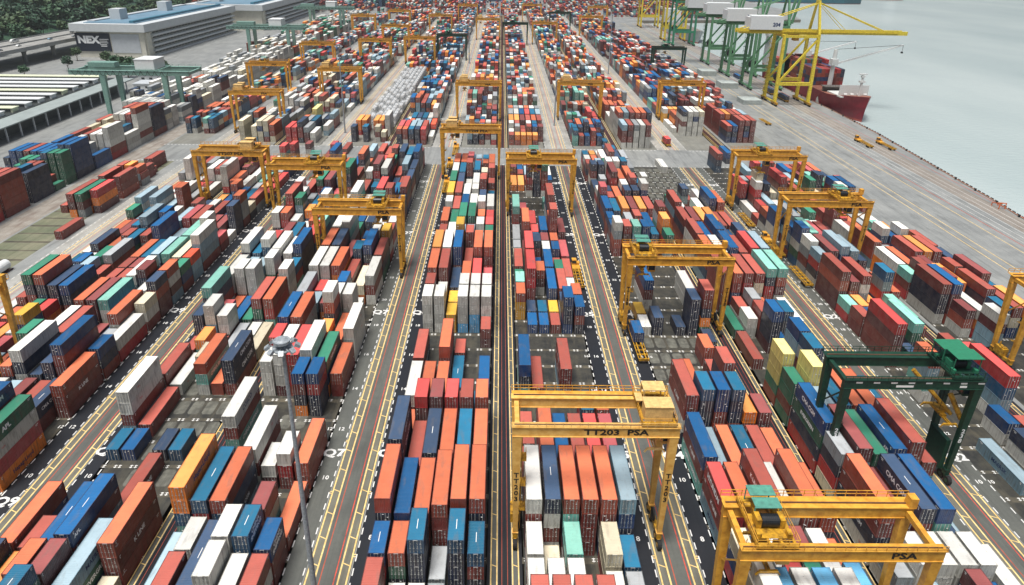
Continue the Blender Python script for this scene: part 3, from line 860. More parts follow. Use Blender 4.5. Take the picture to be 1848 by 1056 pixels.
M_LET = dict(w=M_text_w, k=M_black, r=M_text_r, n=M_text_n)
AUTO = dict(n=[('CMA CGM', .55, .5, 1.25, 'w', .03), ('CMA CGM', .5, .5, 1.0, 'w', .02)], t=[('CHINA SHIPPING', .5, .5, 1.1, 'w', .03)], g=[('EVERGREEN', .5, .5, 1.05, 'w', .03)], b=[('APL', .15, .5, .9, 'w', .03), ('CMA CGM', .55, .5, 1.2, 'w', .03)],
            w=[('TEX', .25, .5, .55, 'r', .01), ('TEX', .7, .5, .55, 'r', .01)], s=[('MAERSK', .5, .5, 1.1, 'n', .02)], O=[('Hapag-Lloyd', .5, .48, 1.1, 'n', .02)], o=[('TEX', .06, .6, .4, 'w', .01)], r=[('TRITON', .06, .7, .3, 'w', .01), ('K LINE', .5, .5, 1.1, 'w', .03)], R=[('HYUNDAI', .6, .5, 1.3, 'w', .04)])
def slot_mat(o, mt):
    o.material_slots[0].link = 'OBJECT'; o.material_slots[0].material = mt
def make_container(r):
    x, y, z, L, H, c, (b, i, s, t, n) = r
    top = n - 1 - t; two = L == 2
    pos = ('top of its stack' if n > 1 else 'alone on the ground') if top == 0 else '%s from top' % ORD[top] if t else 'bottom of its stack'
    lab = '%s %s container, %s, block %s, %s row, %s slot back' % (CNAME[c], 'long' if two else 'short', pos, b, ORD[i], ordn(s + 6))
    root = thing('shipping_container', lab, 'container', (x, y, z), 0, 'shipping containers stacked in the yard')
    ms = CM[(L, H)]; flip = rnd.random() < (.12 if c != 'w' else .3)
    if flip: root.location = (x, y + LEN[L], z); root.rotation_euler = (0, 0, math.pi)
    def part(nm, key, mt=None, parent=root):
        o = bpy.data.objects.new(nm, ms[key]); C.objects.link(o); o.parent = parent
        if mt: slot_mat(o, mt)
        return o
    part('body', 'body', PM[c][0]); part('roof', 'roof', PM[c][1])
    if not flip:
        for k in (0, 1):
            d = part('door', 'door%d' % k, PM[c][0])
            if y < 240:
                for j in (0, 1): part('lock_rod', 'rod%d%d' % (k, j), None, d)
    else:
        part('end_wall', 'door0', PM[c][0]); part('end_wall', 'door1', PM[c][0])
    lg = LOGO.get((b, i, s, top))
    if lg:
        mb = MB(); Lm = LEN[L]
        for word, fy, fz, size, col, bold in lg:
            sd_ = 1 if x < 0 else -1
            xx = sd_ * (1.219 - .035 + .012)
            if flip: text_into(mb, word, (-xx, Lm * (1 - fy), H * fz), (0, -sd_, 0), (0, 0, 1), size, 0, bold)
            else: text_into(mb, word, (xx, Lm * fy, H * fz), (0, sd_, 0), (0, 0, 1), size, 0, bold)
        obj('side_lettering', mb, M_LET[lg[0][4]], root)
    elif two and y < 260 and t >= 0 and rnd.random() < .75 and c in AUTO:
        word, fy, fz, size, col, bold = rnd.choice(AUTO[c]); mb = MB(); Lm = LEN[L]; sd_ = 1 if x < 0 else -1; xx = sd_ * (1.219 - .035 + .012)
        fy2 = 1 - fy if flip else fy; s2_ = -1 if flip else 1
        text_into(mb, word, (s2_ * xx, Lm * fy2, H * fz), (0, s2_ * sd_, 0), (0, 0, 1), size, 0, bold)
        obj('side_lettering', mb, M_LET[col], root)
    if c in 'nbB' and rnd.random() < .7: part('roof_number', 'num')
    return root
stuff = MB(); paint = []
def stuff_box(r):
    x, y, z, L, H, c = r[:6]; Lm = LEN[L]; w = 1.219; far = y > 345
    k = len(stuff.f)
    if far:
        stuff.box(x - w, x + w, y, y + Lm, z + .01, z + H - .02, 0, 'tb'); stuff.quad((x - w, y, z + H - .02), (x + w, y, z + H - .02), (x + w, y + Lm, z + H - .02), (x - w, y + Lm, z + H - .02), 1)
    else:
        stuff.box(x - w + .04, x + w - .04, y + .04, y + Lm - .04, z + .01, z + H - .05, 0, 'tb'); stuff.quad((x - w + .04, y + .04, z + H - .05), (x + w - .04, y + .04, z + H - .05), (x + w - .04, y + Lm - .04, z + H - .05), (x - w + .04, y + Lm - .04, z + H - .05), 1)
        for sx in (-1, 1):
            for yy in (0, Lm - .14):
                a, b = sorted((x + sx * w, x + sx * (w - .14))); stuff.box(a, b, y + yy, y + yy + .14, z, z + H - .002, 0)
            a, b = sorted((x + sx * w, x + sx * (w - .09))); stuff.box(a, b, y + .14, y + Lm - .14, z + H - .12, z + H - .006, 0)
    f = .7 + .5 * stuff_r.random(); pa = tuple(min(1, q * f) for q in lin(PAL[c])); pb = tuple(min(1, q * f) for q in lin(ROOF_LIT[c]))
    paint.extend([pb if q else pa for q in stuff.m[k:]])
    if y < 420:
        k = len(stuff.f)
        for xx in (-.85, -.33, .33, .85): stuff.box(x + xx - .035, x + xx + .035, y - .03, y + .03, z + .12, z + H - .1, 0, 'kb')
        paint.extend([(.42, .42, .4)] * (len(stuff.f) - k)); k = len(stuff.f)
        for _ in range(3):
            xx = x + stuff_r.uniform(-.9, .9); zz = z + H * stuff_r.uniform(.3, .9); stuff.box(xx - .12, xx + .12, y - .045, y + .0, zz, zz + .1, 0, 'kb')
        paint.extend([(.8, .8, .78)] * (len(stuff.f) - k))
stuff_r = random.Random(2)
seen_lab = set()
for idx, r in enumerate(REC):
    if idx in NEAR: make_container(r)
    else: stuff_box(r)
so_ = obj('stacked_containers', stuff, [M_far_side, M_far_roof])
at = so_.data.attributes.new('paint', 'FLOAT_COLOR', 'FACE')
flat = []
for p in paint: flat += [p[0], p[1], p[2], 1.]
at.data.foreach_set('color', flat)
tag(so_, 'far and half hidden shipping containers filling the yard behind the nearest stacks', 'containers', kind='stuff')
print('containers', len(REC), 'near', len(NEAR))

# ---------------------------------------------------------------- rubber-tyred gantry cranes
def railing(mb, p, q, n, h=1.05, r=.045, m=0):
    p = Vector(p); q = Vector(q)
    for zz in (h, h * .5): mb.bar(p + Vector((0, 0, zz)), q + Vector((0, 0, zz)), r * 1.6, m=m)
    for i in range(n + 1):
        a = p.lerp(q, i / n); mb.bar(a, a + Vector((0, 0, h)), r * 1.6, m=m)
def rtg(label, x0, x1, yf, H, tro, style, beam_text=None, leg_text=None, text_side=.7, detail=2, load=None, group='yard gantry cranes straddling the blocks'):
    """x0,x1 wheel lines; yf front girder y; H girder top; tro trolley x; style yellow / box / green"""
    main = M_green if style == 'green' else (M_pale if style == 'box' and detail > 1 and yf < 100 else M_yel)
    alt = M_green if style == 'green' else M_yel2
    wb = 6.9; xm = (x0 + x1) / 2; w = (x1 - x0) / 2
    t = thing('gantry_crane', label, 'gantry crane', (xm, yf, 0), 0, group)
    a, b = -w - .9, w + .9; X = lambda v: v - xm
    lw = M_text_w if style == 'green' else M_black
    for fy, nm in ((0, 'front_girder'), (wb, 'rear_girder')):
        g = MB(); g.box(a, b, fy - .42, fy + .42, H - 1.75, H - .12, 0); g.box(a - .1, b + .1, fy - .62, fy + .62, H - .12, H, 0)
        g.box(a, b, fy - .55, fy + .55, H - 1.86, H - 1.75, 0)
        g.box(a + .3, b - .3, fy - .1 + (.25 if fy else -.0), fy + .1 + (.25 if fy else 0), H, H + .13, 1)
        if detail > 1:
            for i in range(1, 6):
                xx = a + (b - a) * i / 6; g.box(xx - .04, xx + .04, fy - .45, fy - .42, H - 1.75, H - .12, 0)
        gg = obj(nm, g, [main, M_rust], t)
    lg = []
    for sx in (-1, 1):
        for fy in (0, wb):
            l = MB(); top = Vector((sx * (w + .15), fy, H - 1.86)); bot = Vector((sx * (w + .05), fy + (.5 if fy == 0 else -.5), 2.6))
            l.bar(bot, top, .75, .8, 0, 1.35, 1.0)
            l.box(bot.x - .5, bot.x + .5, bot.y - .5, bot.y + .5, 2.5, 2.75)
            lo = obj('leg', l, main, t); lg.append((sx, fy, lo, top, bot))
            k = MB(); k.box(bot.x - .4, bot.x + .4, bot.y - .45, bot.y + .45, 1.5, 2.5); k.box(bot.x - .22, bot.x + .22, bot.y - 1.25, bot.y + 1.25, 1.0, 1.5)
            bo = obj('bogie', k, alt, t)
            for dy in (-.95, .95):
                wm = MB(); wm.tube((bot.x - .33, bot.y + dy, .82), (bot.x + .33, bot.y + dy, .82), .8, 16); wm.tube((bot.x - .36, bot.y + dy, .82), (bot.x + .36, bot.y + dy, .82), .35, 10, 1)
                obj('wheel', wm, [M_dark, alt], bo)
        s = MB(); s.box(sx * (w + .05) - .3, sx * (w + .05) + .3, 1.1, wb - 1.1, 1.45, 2.15); obj('sill_beam', s, alt, t)
        e = MB(); e.box(sx * (w + .15) - .35, sx * (w + .15) + .35, .56, wb - .56, H - 1.3, H - .5); obj('end_tie', e, main, t)
    if detail > 1:
        br = MB(); sx = -1
        br.bar((-w - .15, .6, H - 3), (-w - .1, wb - .9, H - 9), .22); br.bar((w + .15, .6, H - 3), (w + .1, wb - .9, H - 8.), .22); obj('leg_brace', br, M_yel if style != 'green' else main, t)
        # ladder tower and power pack on the left sill
        la = MB()
        for dy in (.0, .55): la.bar((-w + .7, 1.6 + dy, 2), (-w + .8, 1.6 + dy, H - 1), .07)
        z = 2.3
        while z < H - 1: la.bar((-w + .7, 1.6, z), (-w + .7, 2.15, z), .05); z += .4
        for zz in (6.5, 11.5, 16.5): la.box(-w + .3, -w + 1.4, .9, 2.9, zz, zz + .06); railing(la, (-w + 1.4, .9, zz), (-w + 1.4, 2.9, zz), 2)
        obj('ladder', la, alt, t)
        pp = MB(); pp.box(-w - .9 + .1, -w + .6, 2.6, 5.4, 2.2, 4.0); pp.box(-w - .6, -w + .3, 2.9, 3.6, 4.0, 4.35); pp.tube((-w - .2, 4.6, 4.0), (-w - .2, 4.6, 5.1), .14, 8)
        obj('power_pack', pp, alt, t)
        dr = MB(); dr.tube((w - .5, wb / 2, 3.4), (w - .25, wb / 2, 3.4), 1.1, 16); obj('cable_reel', dr, M_dark, t)
    # walkways with handrails
    wk = MB(); wk.box(a, b, wb + .62, wb + 1.45, H - .1, H - .04); railing(wk, (a, wb + 1.45, H - .04), (b, wb + 1.45, H - .04), 18 if detail > 1 else 9, r=.05)
    obj('walkway', wk, M_yel if style != 'green' else M_green, t)
    fr = MB(); railing(fr, (a, -.55, H), (b, -.55, H), 20 if detail > 1 else 10, h=.8, r=.035); obj('handrail', fr, M_beige if style == 'box' else (M_yel if style != 'green' else M_green), t)
    bx = MB(); bx.box(b - .9, b + .15, wb - .6, wb + .6, H, H + 1.5); obj('end_box', bx, M_yel, t) if style == 'yellow' else None
    # trolley
    tx = X(tro); tr = MB()
    tr.box(tx - 2.6, tx + 2.6, -.5, .15, H + .16, H + .55); tr.box(tx - 2.6, tx + 2.6, wb - .1, wb + .55, H + .16, H + .55)
    for dx in (-2.4, -.8, .8, 2.4): tr.box(tx + dx - .16, tx + dx + .16, .15, wb - .1, H + .2, H + .5)
    tr.box(tx - 2.2, tx + 2.2, .8, wb - 2.2, H + .5, H + .58)
    trf = obj('trolley', tr, [alt], t)
    hd = MB()
    for sx in (-2.6, 2.6): railing(hd, (tx + sx, -.4, H + .55), (tx + sx, wb + .4, H + .55), 6, r=.04)
    railing(hd, (tx - 2.6, -.45, H + .55), (tx + 2.6, -.45, H + .55), 4, r=.04)
    obj('trolley_handrail', hd, M_yel if style != 'green' else M_green, trf)
    if style == 'box':
        k = MB(); k.box(tx - 2.1, tx + 2.0, .3, 2.7, H + .6, H + 3.0); k.box(tx - 2.2, tx + 2.1, .2, 2.8, H + 3.0, H + 3.12); obj('machine_house', k, M_beige, trf)
        k = MB(); k.box(tx - 1.7, tx + 1.7, wb - 2.8, wb - .4, H + 3.2, H + 3.32)
        k.bar((tx - 1.6, wb - 2.7, H + .6), (tx - 1.6, wb - 2.7, H + 3.2), .14); k.bar((tx + 1.6, wb - 2.7, H + .6), (tx + 1.6, wb - 2.7, H + 3.2), .14)
        k.bar((tx - 1.6, wb - .5, H + .6), (tx - 1.6, wb - .5, H + 3.2), .14); k.bar((tx + 1.6, wb - .5, H + .6), (tx + 1.6, wb - .5, H + 3.2), .14)
        k.box(tx - 1.7, tx + 1.7, wb - .45, wb - .4, H + 1.8, H + 3.2); k.box(tx - 2.9, tx - 1.8, wb - 3.6, wb - 1.6, H + 1.9, H + 2.0); obj('canopy', k, M_beige, trf)
        k = MB(); k.tube((tx - 1.2, 4., H + 1.3), (tx + 1.2, 4., H + 1.3), .62, 14); k.box(tx - 1.9, tx - 1.3, 3.4, 4.6, H + .58, H + 1.7); k.box(tx + 1.3, tx + 1.9, 3.4, 4.6, H + .58, H + 1.9); obj('winch', k, M_dark, trf)
    else:
        cm = M_green2 if style == 'green' else M_canopy
        k = MB()
        if style == 'green':
            for i in (0, 1): k.box(tx - 2.3 + i * .4, tx + 2.3 + i * .4, 4.0 - i * 3.3, 7.2 - i * 3.3, H + 3.3 + .1 * i, H + 3.42 + .1 * i)
            for sx in (-2.1, 2.4):
                for yy in (1., 4., 7.): k.bar((tx + sx, yy, H + .5), (tx + sx, yy, H + 3.3), .12)
        else:
            for i in (0, 1):
                p = [(tx - 1.7 + .15 * i, 5.6 - i * 1.9), (tx + 1.7 + .15 * i, 5.6 - i * 1.9), (tx + 1.7 + .15 * i, 7.4 - i * 1.9), (tx - 1.7 + .15 * i, 7.4 - i * 1.9)]
                k.prism([p[0], p[1], p[2], p[3]], H + 2.7 - i * .25, H + 2.8 - i * .25)
            for sx in (-1.6, 1.6):
                for yy in (3.8, 7.2): k.bar((tx + sx, yy, H + .5), (tx + sx, yy, H + 2.5), .12)
        obj('canopy', k, cm, trf)
        k = MB(); k.tube((tx - 1.1, 2.9, H + 1.35), (tx + 1.1, 2.9, H + 1.35), .78, 18)
        for j in range(9): k.tube((tx - 1.0 + j * .24, 2.9, H + 1.35), (tx - .92 + j * .24, 2.9, H + 1.35), .82, 18)
        obj('hoist_drum', k, M_black_drum, trf)
        k = MB()
        for sx in (-1.5, 1.5):
            k.box(tx + sx - .32, tx + sx + .32, 2.2, 3.7, H + .55, H + 2.0); k.tube((tx + sx, 4.6, H + 1.1), (tx + sx * .6, 4.6, H + 1.1), .42, 10)
            k.box(tx + sx * 1.3 - .3, tx + sx * 1.3 + .3, .7, 1.6, H + .55, H + 1.3)
        k.box(tx - .9, tx + .9, 5.2, 6.4, H + .6, H + 1.7); k.tube((tx - 2.2, 5.8, H + 1), (tx - 1.4, 5.8, H + 1), .35, 10); obj('motors', k, alt if style != 'green' else M_green2, trf)
    if detail > 1:
        k = MB(); k.box(tx + 1.2, tx + 2.9, 1.2, 3.2, H - 4.4, H - 2.2); cab = obj('operator_cab', k, main, trf)
        k = MB(); k.box(tx + 1.3, tx + 2.8, 1.17, 1.2, H - 3.9, H - 2.6); k.box(tx + 2.9, tx + 2.93, 1.4, 3.0, H - 3.9, H - 2.6); k.box(tx + 1.17, tx + 1.2, 1.4, 3.0, H - 3.9, H - 2.6); obj('window', k, M_glass, cab)
        k = MB(); k.bar((tx + 1.5, 2, H - 2.2), (tx + 1.5, 2, H + .2), .16); k.bar((tx + 2.6, 2, H - 2.2), (tx + 2.6, 2, H + .2), .16); obj('cab_hanger', k, main, trf)
    # spreader
    sz = H - 4.6 if load is None else load
    k = MB()
    k.box(tx - .45, tx + .45, 2.2, 5.4, sz, sz + .5); k.box(tx - .28, tx - .08, wb / 2 - 3.0, wb / 2 + 3.0, sz - .15, sz + .15); k.box(tx + .08, tx + .28, wb / 2 - 3.0, wb / 2 + 3.0, sz - .15, sz + .15)
    for yy in (wb / 2 - 3.0, wb / 2 + 3.0):
        k.box(tx - 1.2, tx + 1.2, yy - .15, yy + .15, sz - .25, sz + .1)
        for sx in (-1.2, 1.2): k.bar((tx + sx, yy, sz - .1), (tx + sx * 1.3, yy, sz - .7), .2)
    k.box(tx - .9, tx + .9, 2.9, 4.7, sz + .5, sz + 1.1)
    sp = obj('spreader', k, M_beige if style == 'box' else M_yel2, t)
    k = MB()
    for sx in (-.7, .7):
        for yy in (2.9, 4.7): k.tube((tx + sx, yy, sz + 1.1), (tx + sx, yy, H + .2), .03, 5)
    obj('hoist_ropes', k, M_dark, t)
    if style == 'green' and detail > 1:
        k = MB(); k.box(w - 1.2, w - .4, 1.0, wb - 1.0, 2.2, 8.6); obj('generator_house', k, M_green, t)
        k = MB(); k.box(-w - .4, -w + .9, 1.0, wb - 1.0, 2.2, 5.2); obj('generator_house', k, M_green, t)
        k = MB()
        for i in range(8): k.box(a + 2 + i * 3, a + 3.1 + i * 3, -.46, -.43, H - .75, H - .45)
        k.box(a + 9, a + 12, -.46, -.43, H - 1.5, H - 1.1); k.box(a + 20, a + 21.2, -.46, -.43, H - 1.5, H - 1.1); obj('warning_plates', k, M_mark, t)
        k = MB(); k.tube((tx - 5.5, 5.6, H - 2), (tx + 1.2, 2.4, sz + .6), .38, 10); k.tube((tx + .2, 2.6, H - 5), (tx + 2.4, 1.2, sz + .4), .45, 10); obj('spreader_arm', k, M_yel2, sp)
    if beam_text:
        k = MB(); fs = 1.0 if detail > 1 else .9
        text_into(k, beam_text, (a + (b - a) * text_side, -.455, H - .98), (1, 0, 0), (0, 0, 1), 1.35 * fs, 0, .035, sx=1.45); obj('girder_lettering', k, lw, t)
    if leg_text:
        for sx, fy, lo, top, bot in lg:
            if fy: continue
            k = MB(); n = len(leg_text)
            for i, ch in enumerate(leg_text):
                f = .62 - i * .062 if style != 'green' else .5 - i * .06
                p = bot.lerp(top, f); yo = -.44 - .1 * f
                text_into(k, ch, (p.x, p.y + yo, p.z), (1, 0, 0), ((top - bot).normalized()), 1.25, 0, .03)
            obj('leg_lettering', k, lw, lo)
    return t
CR = [
 ('yellow gantry crane with beige machine house astride block Q5 nearest the camera', 3.33, 26.5, 80.0, 24.2, 24.2, 'box', 'TT203  PSA', 'TT203', .62),
 ('yellow gantry crane at bottom right with green canopy over its winch', 31.35, 55.0, 60.7, 21.6, 34.8, 'yellow', 'PSA', 'TT154', .8),
 ('yellow gantry crane astride block Q4 beside empty slots and parked chassis', 32.0, 56.0, 144.2, 21.4, 35.4, 'yellow', 'PSA', 'TT138', .8),
 ('dark green gantry crane with green roofed trolley at right edge', 60.2, 82.6, 94.6, 22.6, 80.4, 'green', None, '238', .8, 12.8),
 ('yellow gantry crane on block Q2 lifting a cream container below its girders', 87.2, 110.7, 231.5, 21.4, 96, 'yellow', 'PSA', 'TT142', .8),
 ('yellow gantry crane on block Q2 nearest the quay with trolley near right leg', 87.0, 110.6, 184.8, 21.4, 103.5, 'yellow', 'PSA', 'TT130', .8),
 ('yellow gantry crane on block Q7 in front of blue and brick stacks', -51.2, -28.1, 174.2, 21.4, -34.2, 'yellow', 'PSA', 'TT142', .8),
 ('yellow gantry crane on block Q8 left of the wide grey lane', -77.0, -53.8, 214.0, 21.4, -62.5, 'yellow', 'PSA', 'TT120', .8),
 ('yellow gantry crane with beige box on block Q9 beside the left road', -108.0, -84.6, 228.5, 21.4, -89.5, 'box', 'TT207 PSA', None, .55),
 ('yellow gantry crane with beige box on block Q6 at the cross road', -23.3, -.1, 264.5, 21.4, -19.2, 'box', 'TT209 PSA', None, .6),
 ('yellow gantry crane on block Q5 just before the cross road', 3.33, 26.4, 223.8, 21.4, 12.2, 'yellow', 'PSA', 'TT136', .8),
]
for i, c in enumerate(CR):
    rtg(*c[:7], beam_text=c[7], leg_text=c[8], text_side=c[9], load=14.9 if i == 4 else (c[10] if len(c) > 10 else None))
rtg('yellow gantry crane cut off by the left edge of the picture', -131, -107.2, 122, 21.4, -112, 'yellow', None, None)
rtg('yellow gantry crane cut off by the right edge of the picture', 119.8, 143, 130, 21.4, 138, 'yellow', None, None)
# farther cranes: one prototype of each style, then copies
index_kids()
FAR = [(-134, 332, 'box', 'yellow gantry crane in front of the blue stacks near the left road'), (-156, 418, 'yellow', 'yellow gantry crane by the green containers under the teal rail gantry'),
       (-107.8, 402, 'box', 'yellow gantry crane over the second group of stacks left of the silver tanks'), (-23.4, 363.5, 'box', 'yellow gantry crane over pale stacks left of the central alley beyond the cross road'),
       (33, 369, 'box', 'yellow gantry crane right of the light mast beyond the cross road'), (90.5, 372, 'yellow', 'yellow gantry crane by the white stacks near the wharf road'),
       (-149, 511, 'yellow', 'small distant yellow gantry crane beside tall white stacks at left'), (-110, 535, 'yellow', 'distant yellow gantry crane second from left in its rank'), (-77.2, 553, 'yellow', 'distant yellow gantry crane at the end of the silver tank rows'),
       (-24.8, 711, 'box', 'distant yellow gantry crane left of the central alley near the top'), (32, 682, 'yellow', 'distant yellow gantry crane right of the dark green one'), (86.8, 753, 'yellow', 'distant yellow gantry crane beside the wharf road near the top'),
       (-109, 637, 'yellow', 'distant yellow gantry crane behind the long lane of the left blocks'), (-76.5, 745, 'yellow', 'distant yellow gantry crane left of the pale far stacks'), (-127, 790, 'yellow', 'tiny yellow gantry crane far left among pale stacks'),
       (-156, 728, 'yellow', 'tiny leftmost yellow gantry crane on the horizon rows'), (-53.5, 882, 'yellow', 'tiny yellow gantry crane at the head of the grey lane'), (28.5, 903, 'yellow', 'tiny yellow gantry crane at the top centre right'), (112, 884, 'yellow', 'tiny yellow gantry crane near the inlet at the top')]
GRN = [(-52.6, 575, 'dark green gantry crane beyond the silver tanks'), (2.6, 675, 'dark green gantry crane just right of the central alley near the top'), (116.5, 515, 'dark green gantry crane standing by the wharf road before the quay cranes'), (57, 800, 'small dark green gantry crane among the farthest stacks')]
prot = {}
for x, y, st, lab in FAR + [(x, y, 'green', l) for x, y, l in GRN]:
    if st not in prot:
        prot[st] = rtg(lab, x, x + 23.6, y, 21.4, x + (4 if st == 'box' else 9), st, 'PSA' if st != 'green' else None, None, detail=1); index_kids()
    else:
        c = copy_tree(prot[st]); c.location = (x + 11.8, y, 0); c['label'] = lab
# container hanging under the crane on block Q2 and one on the nearest right crane
def loose_container(label, x, y, z, L, H, c, rz=0, group=None, lettering=None):
    root = thing('shipping_container', label, 'container', (x, y, z), rz, group); ms = CM[(L, H)]
    def part(nm, key, mt=None, par=root):
        o = bpy.data.objects.new(nm, ms[key]); C.objects.link(o); o.parent = par
        if mt: slot_mat(o, mt)
        return o
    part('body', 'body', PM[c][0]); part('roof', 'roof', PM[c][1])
    for k in (0, 1):
        d = part('door', 'door%d' % k, PM[c][0])
        for j in (0, 1): part('lock_rod', 'rod%d%d' % (k, j), None, d)
    return root
loose_container('cream container hanging from the crane spreader over block Q2', 96, 232.2, 11.6, 1, 2.6, 'k')
loose_container('white container gripped by the spreader of the bottom right crane', 34.8, 58.5, 14.0, 1, 2.6, 'w')

# ---------------------------------------------------------------- high mast lights
def mast(label, x, y, h, lamps=True):
    t = thing('light_mast', label, 'light mast', (x, y, 0), 0, 'tall light masts between the blocks')
    p = MB(); p.tube((0, 0, 0), (0, 0, h), .42, 16, 0, .2); p.tube((0, 0, 0), (0, 0, .8), .6, 12, 0); obj('pole', p, M_mast, t)
    p = MB(); p.tube((0, 0, h), (0, 0, h + .35), 1.0, 16); p.tube((0, 0, h - .9), (0, 0, h - .75), 1.25, 16); p.tube((0, 0, h + .35), (0, 0, h + .5), .8, 16, 0, .5)
    for i in range(8):
        a = i * math.pi / 4; p.bar((0, 0, h - .5), (1.6 * math.cos(a), 1.6 * math.sin(a), h - .6), .1)
    obj('head_frame', p, M_mast, t)
    for i in range(8):
        a = i * math.pi / 4 + .2; c, s = math.cos(a), math.sin(a)
        q = MB(); q.bar((1.5 * c, 1.5 * s, h - .35), (2.0 * c, 2.0 * s, h - .7), .62, .4); fl = obj('floodlight', q, M_mast, t)
        q = MB(); q.bar((2.01 * c, 2.01 * s, h - .71), (2.05 * c, 2.05 * s, h - .735), .54, .34); obj('lens', q, M_lens, fl)
    return t
M_mast = simple('mast_galvanised', (158, 166, 172), .45, .1, var=.22, scale=3.)
M_lens = simple('lamp_lens', (196, 200, 198), .2)
mast('tall grey light mast nearest the camera with eight floodlights', -25.9, 69.0, 45.2)
mast('slender light mast on the left lane beyond the cross road', -79.2, 335, 44)
mast('slender light mast beside the crane right of the centre', 29.9, 356, 38)
mast('distant light mast left of the central alley', -25.5, 560, 44)
mast('distant light mast by the right hand blocks', 83.7, 520, 44)
mast('faint light mast far up the left road', -131.5, 600, 44)

# ---------------------------------------------------------------- teal rail mounted gantries (left)
def rmg(label, xr, y, span=32, H=27):
    t = thing('rail_gantry', label, 'gantry crane', (xr, y, 0), 0, 'teal rail gantries over the left yard')
    for fy in (0, 15):
        g = MB(); g.box(-span - 17, 13, fy - .8, fy + .8, H - 2.2, H); g.box(-span - 17, 13, fy - 1.1, fy + 1.1, H, H + .12); obj('girder', g, M_teal, t)
        for x in (0, -span):
            l = MB(); l.bar((x, fy, 1.8), (x, fy, H - 2.2), 1.9, 1.6, 0, 2.8, 2.0); obj('leg', l, M_teal, t)
            b = MB(); b.box(x - .6, x + .6, fy - 2.2, fy + 2.2, .5, 1.8); b.tube((x - .4, fy - 1.4, .5), (x + .4, fy - 1.4, .5), .45, 10, 1); b.tube((x - .4, fy + 1.4, .5), (x + .4, fy + 1.4, .5), .45, 10, 1); obj('bogie', b, [M_teal, M_dark], t)
    for x in (0, -span):
        s = MB(); s.box(x - .7, x + .7, 2.2, 12.8, .6, 1.7); obj('sill_beam', s, M_teal, t)
    for x in (-span - 16.5, 12.5):
        s = MB(); s.box(x - .5, x + .5, .8, 14.2, H - 1.8, H - .4); obj('end_tie', s, M_teal, t)
    f = MB(); n = 14; xa, xb = -span - 15, 3
    for i in range(n):
        x0 = xa + (xb - xa) * i / n; w = (xb - xa) / n; pts = [Vector((x0 + w * j / 8, -1.35, H + .2 - 2.6 * math.sin(math.pi * j / 8))) for j in range(9)]
        for p, q in zip(pts, pts[1:]): f.bar(p, q, .16)
    obj('festoon_cable', f, M_dark, t)
    k = MB(); railing(k, (-span - 17, -1.1, H + .12), (13, -1.1, H + .12), 20, r=.06); railing(k, (-span - 17, 16.1, H + .12), (13, 16.1, H + .12), 20, r=.06); obj('handrail', k, M_teal, t)
    k = MB(); k.box(-15, -5, 1, 13, H + .5, H + 5.5); k.box(-15.2, -4.8, .8, 13.2, H + 5.5, H + 5.8); mh = obj('machine_house', k, M_white, t)
    k = MB(); k.box(-14.5, -3, -.6, .6, H + .14, H + .5); k.box(-14.5, -3, 14.4, 15.6, H + .14, H + .5); k.box(-4, -3, .6, 14.4, H + .2, H + .48); obj('trolley', k, M_teal, t)
    k = MB(); k.box(-44, -30, 9, 14, H + .14, H + 2.6); obj('equipment_room', k, M_teal, t)
    return t
rmg('teal rail gantry with white machine house over the nearest tall stacks', -175.0, 352)
index_kids()
rmg('teal rail gantry in the middle beside the pale office building', -172.5, 560)
rmg('farthest teal rail gantry at the end of the left yard', -171.5, 745)

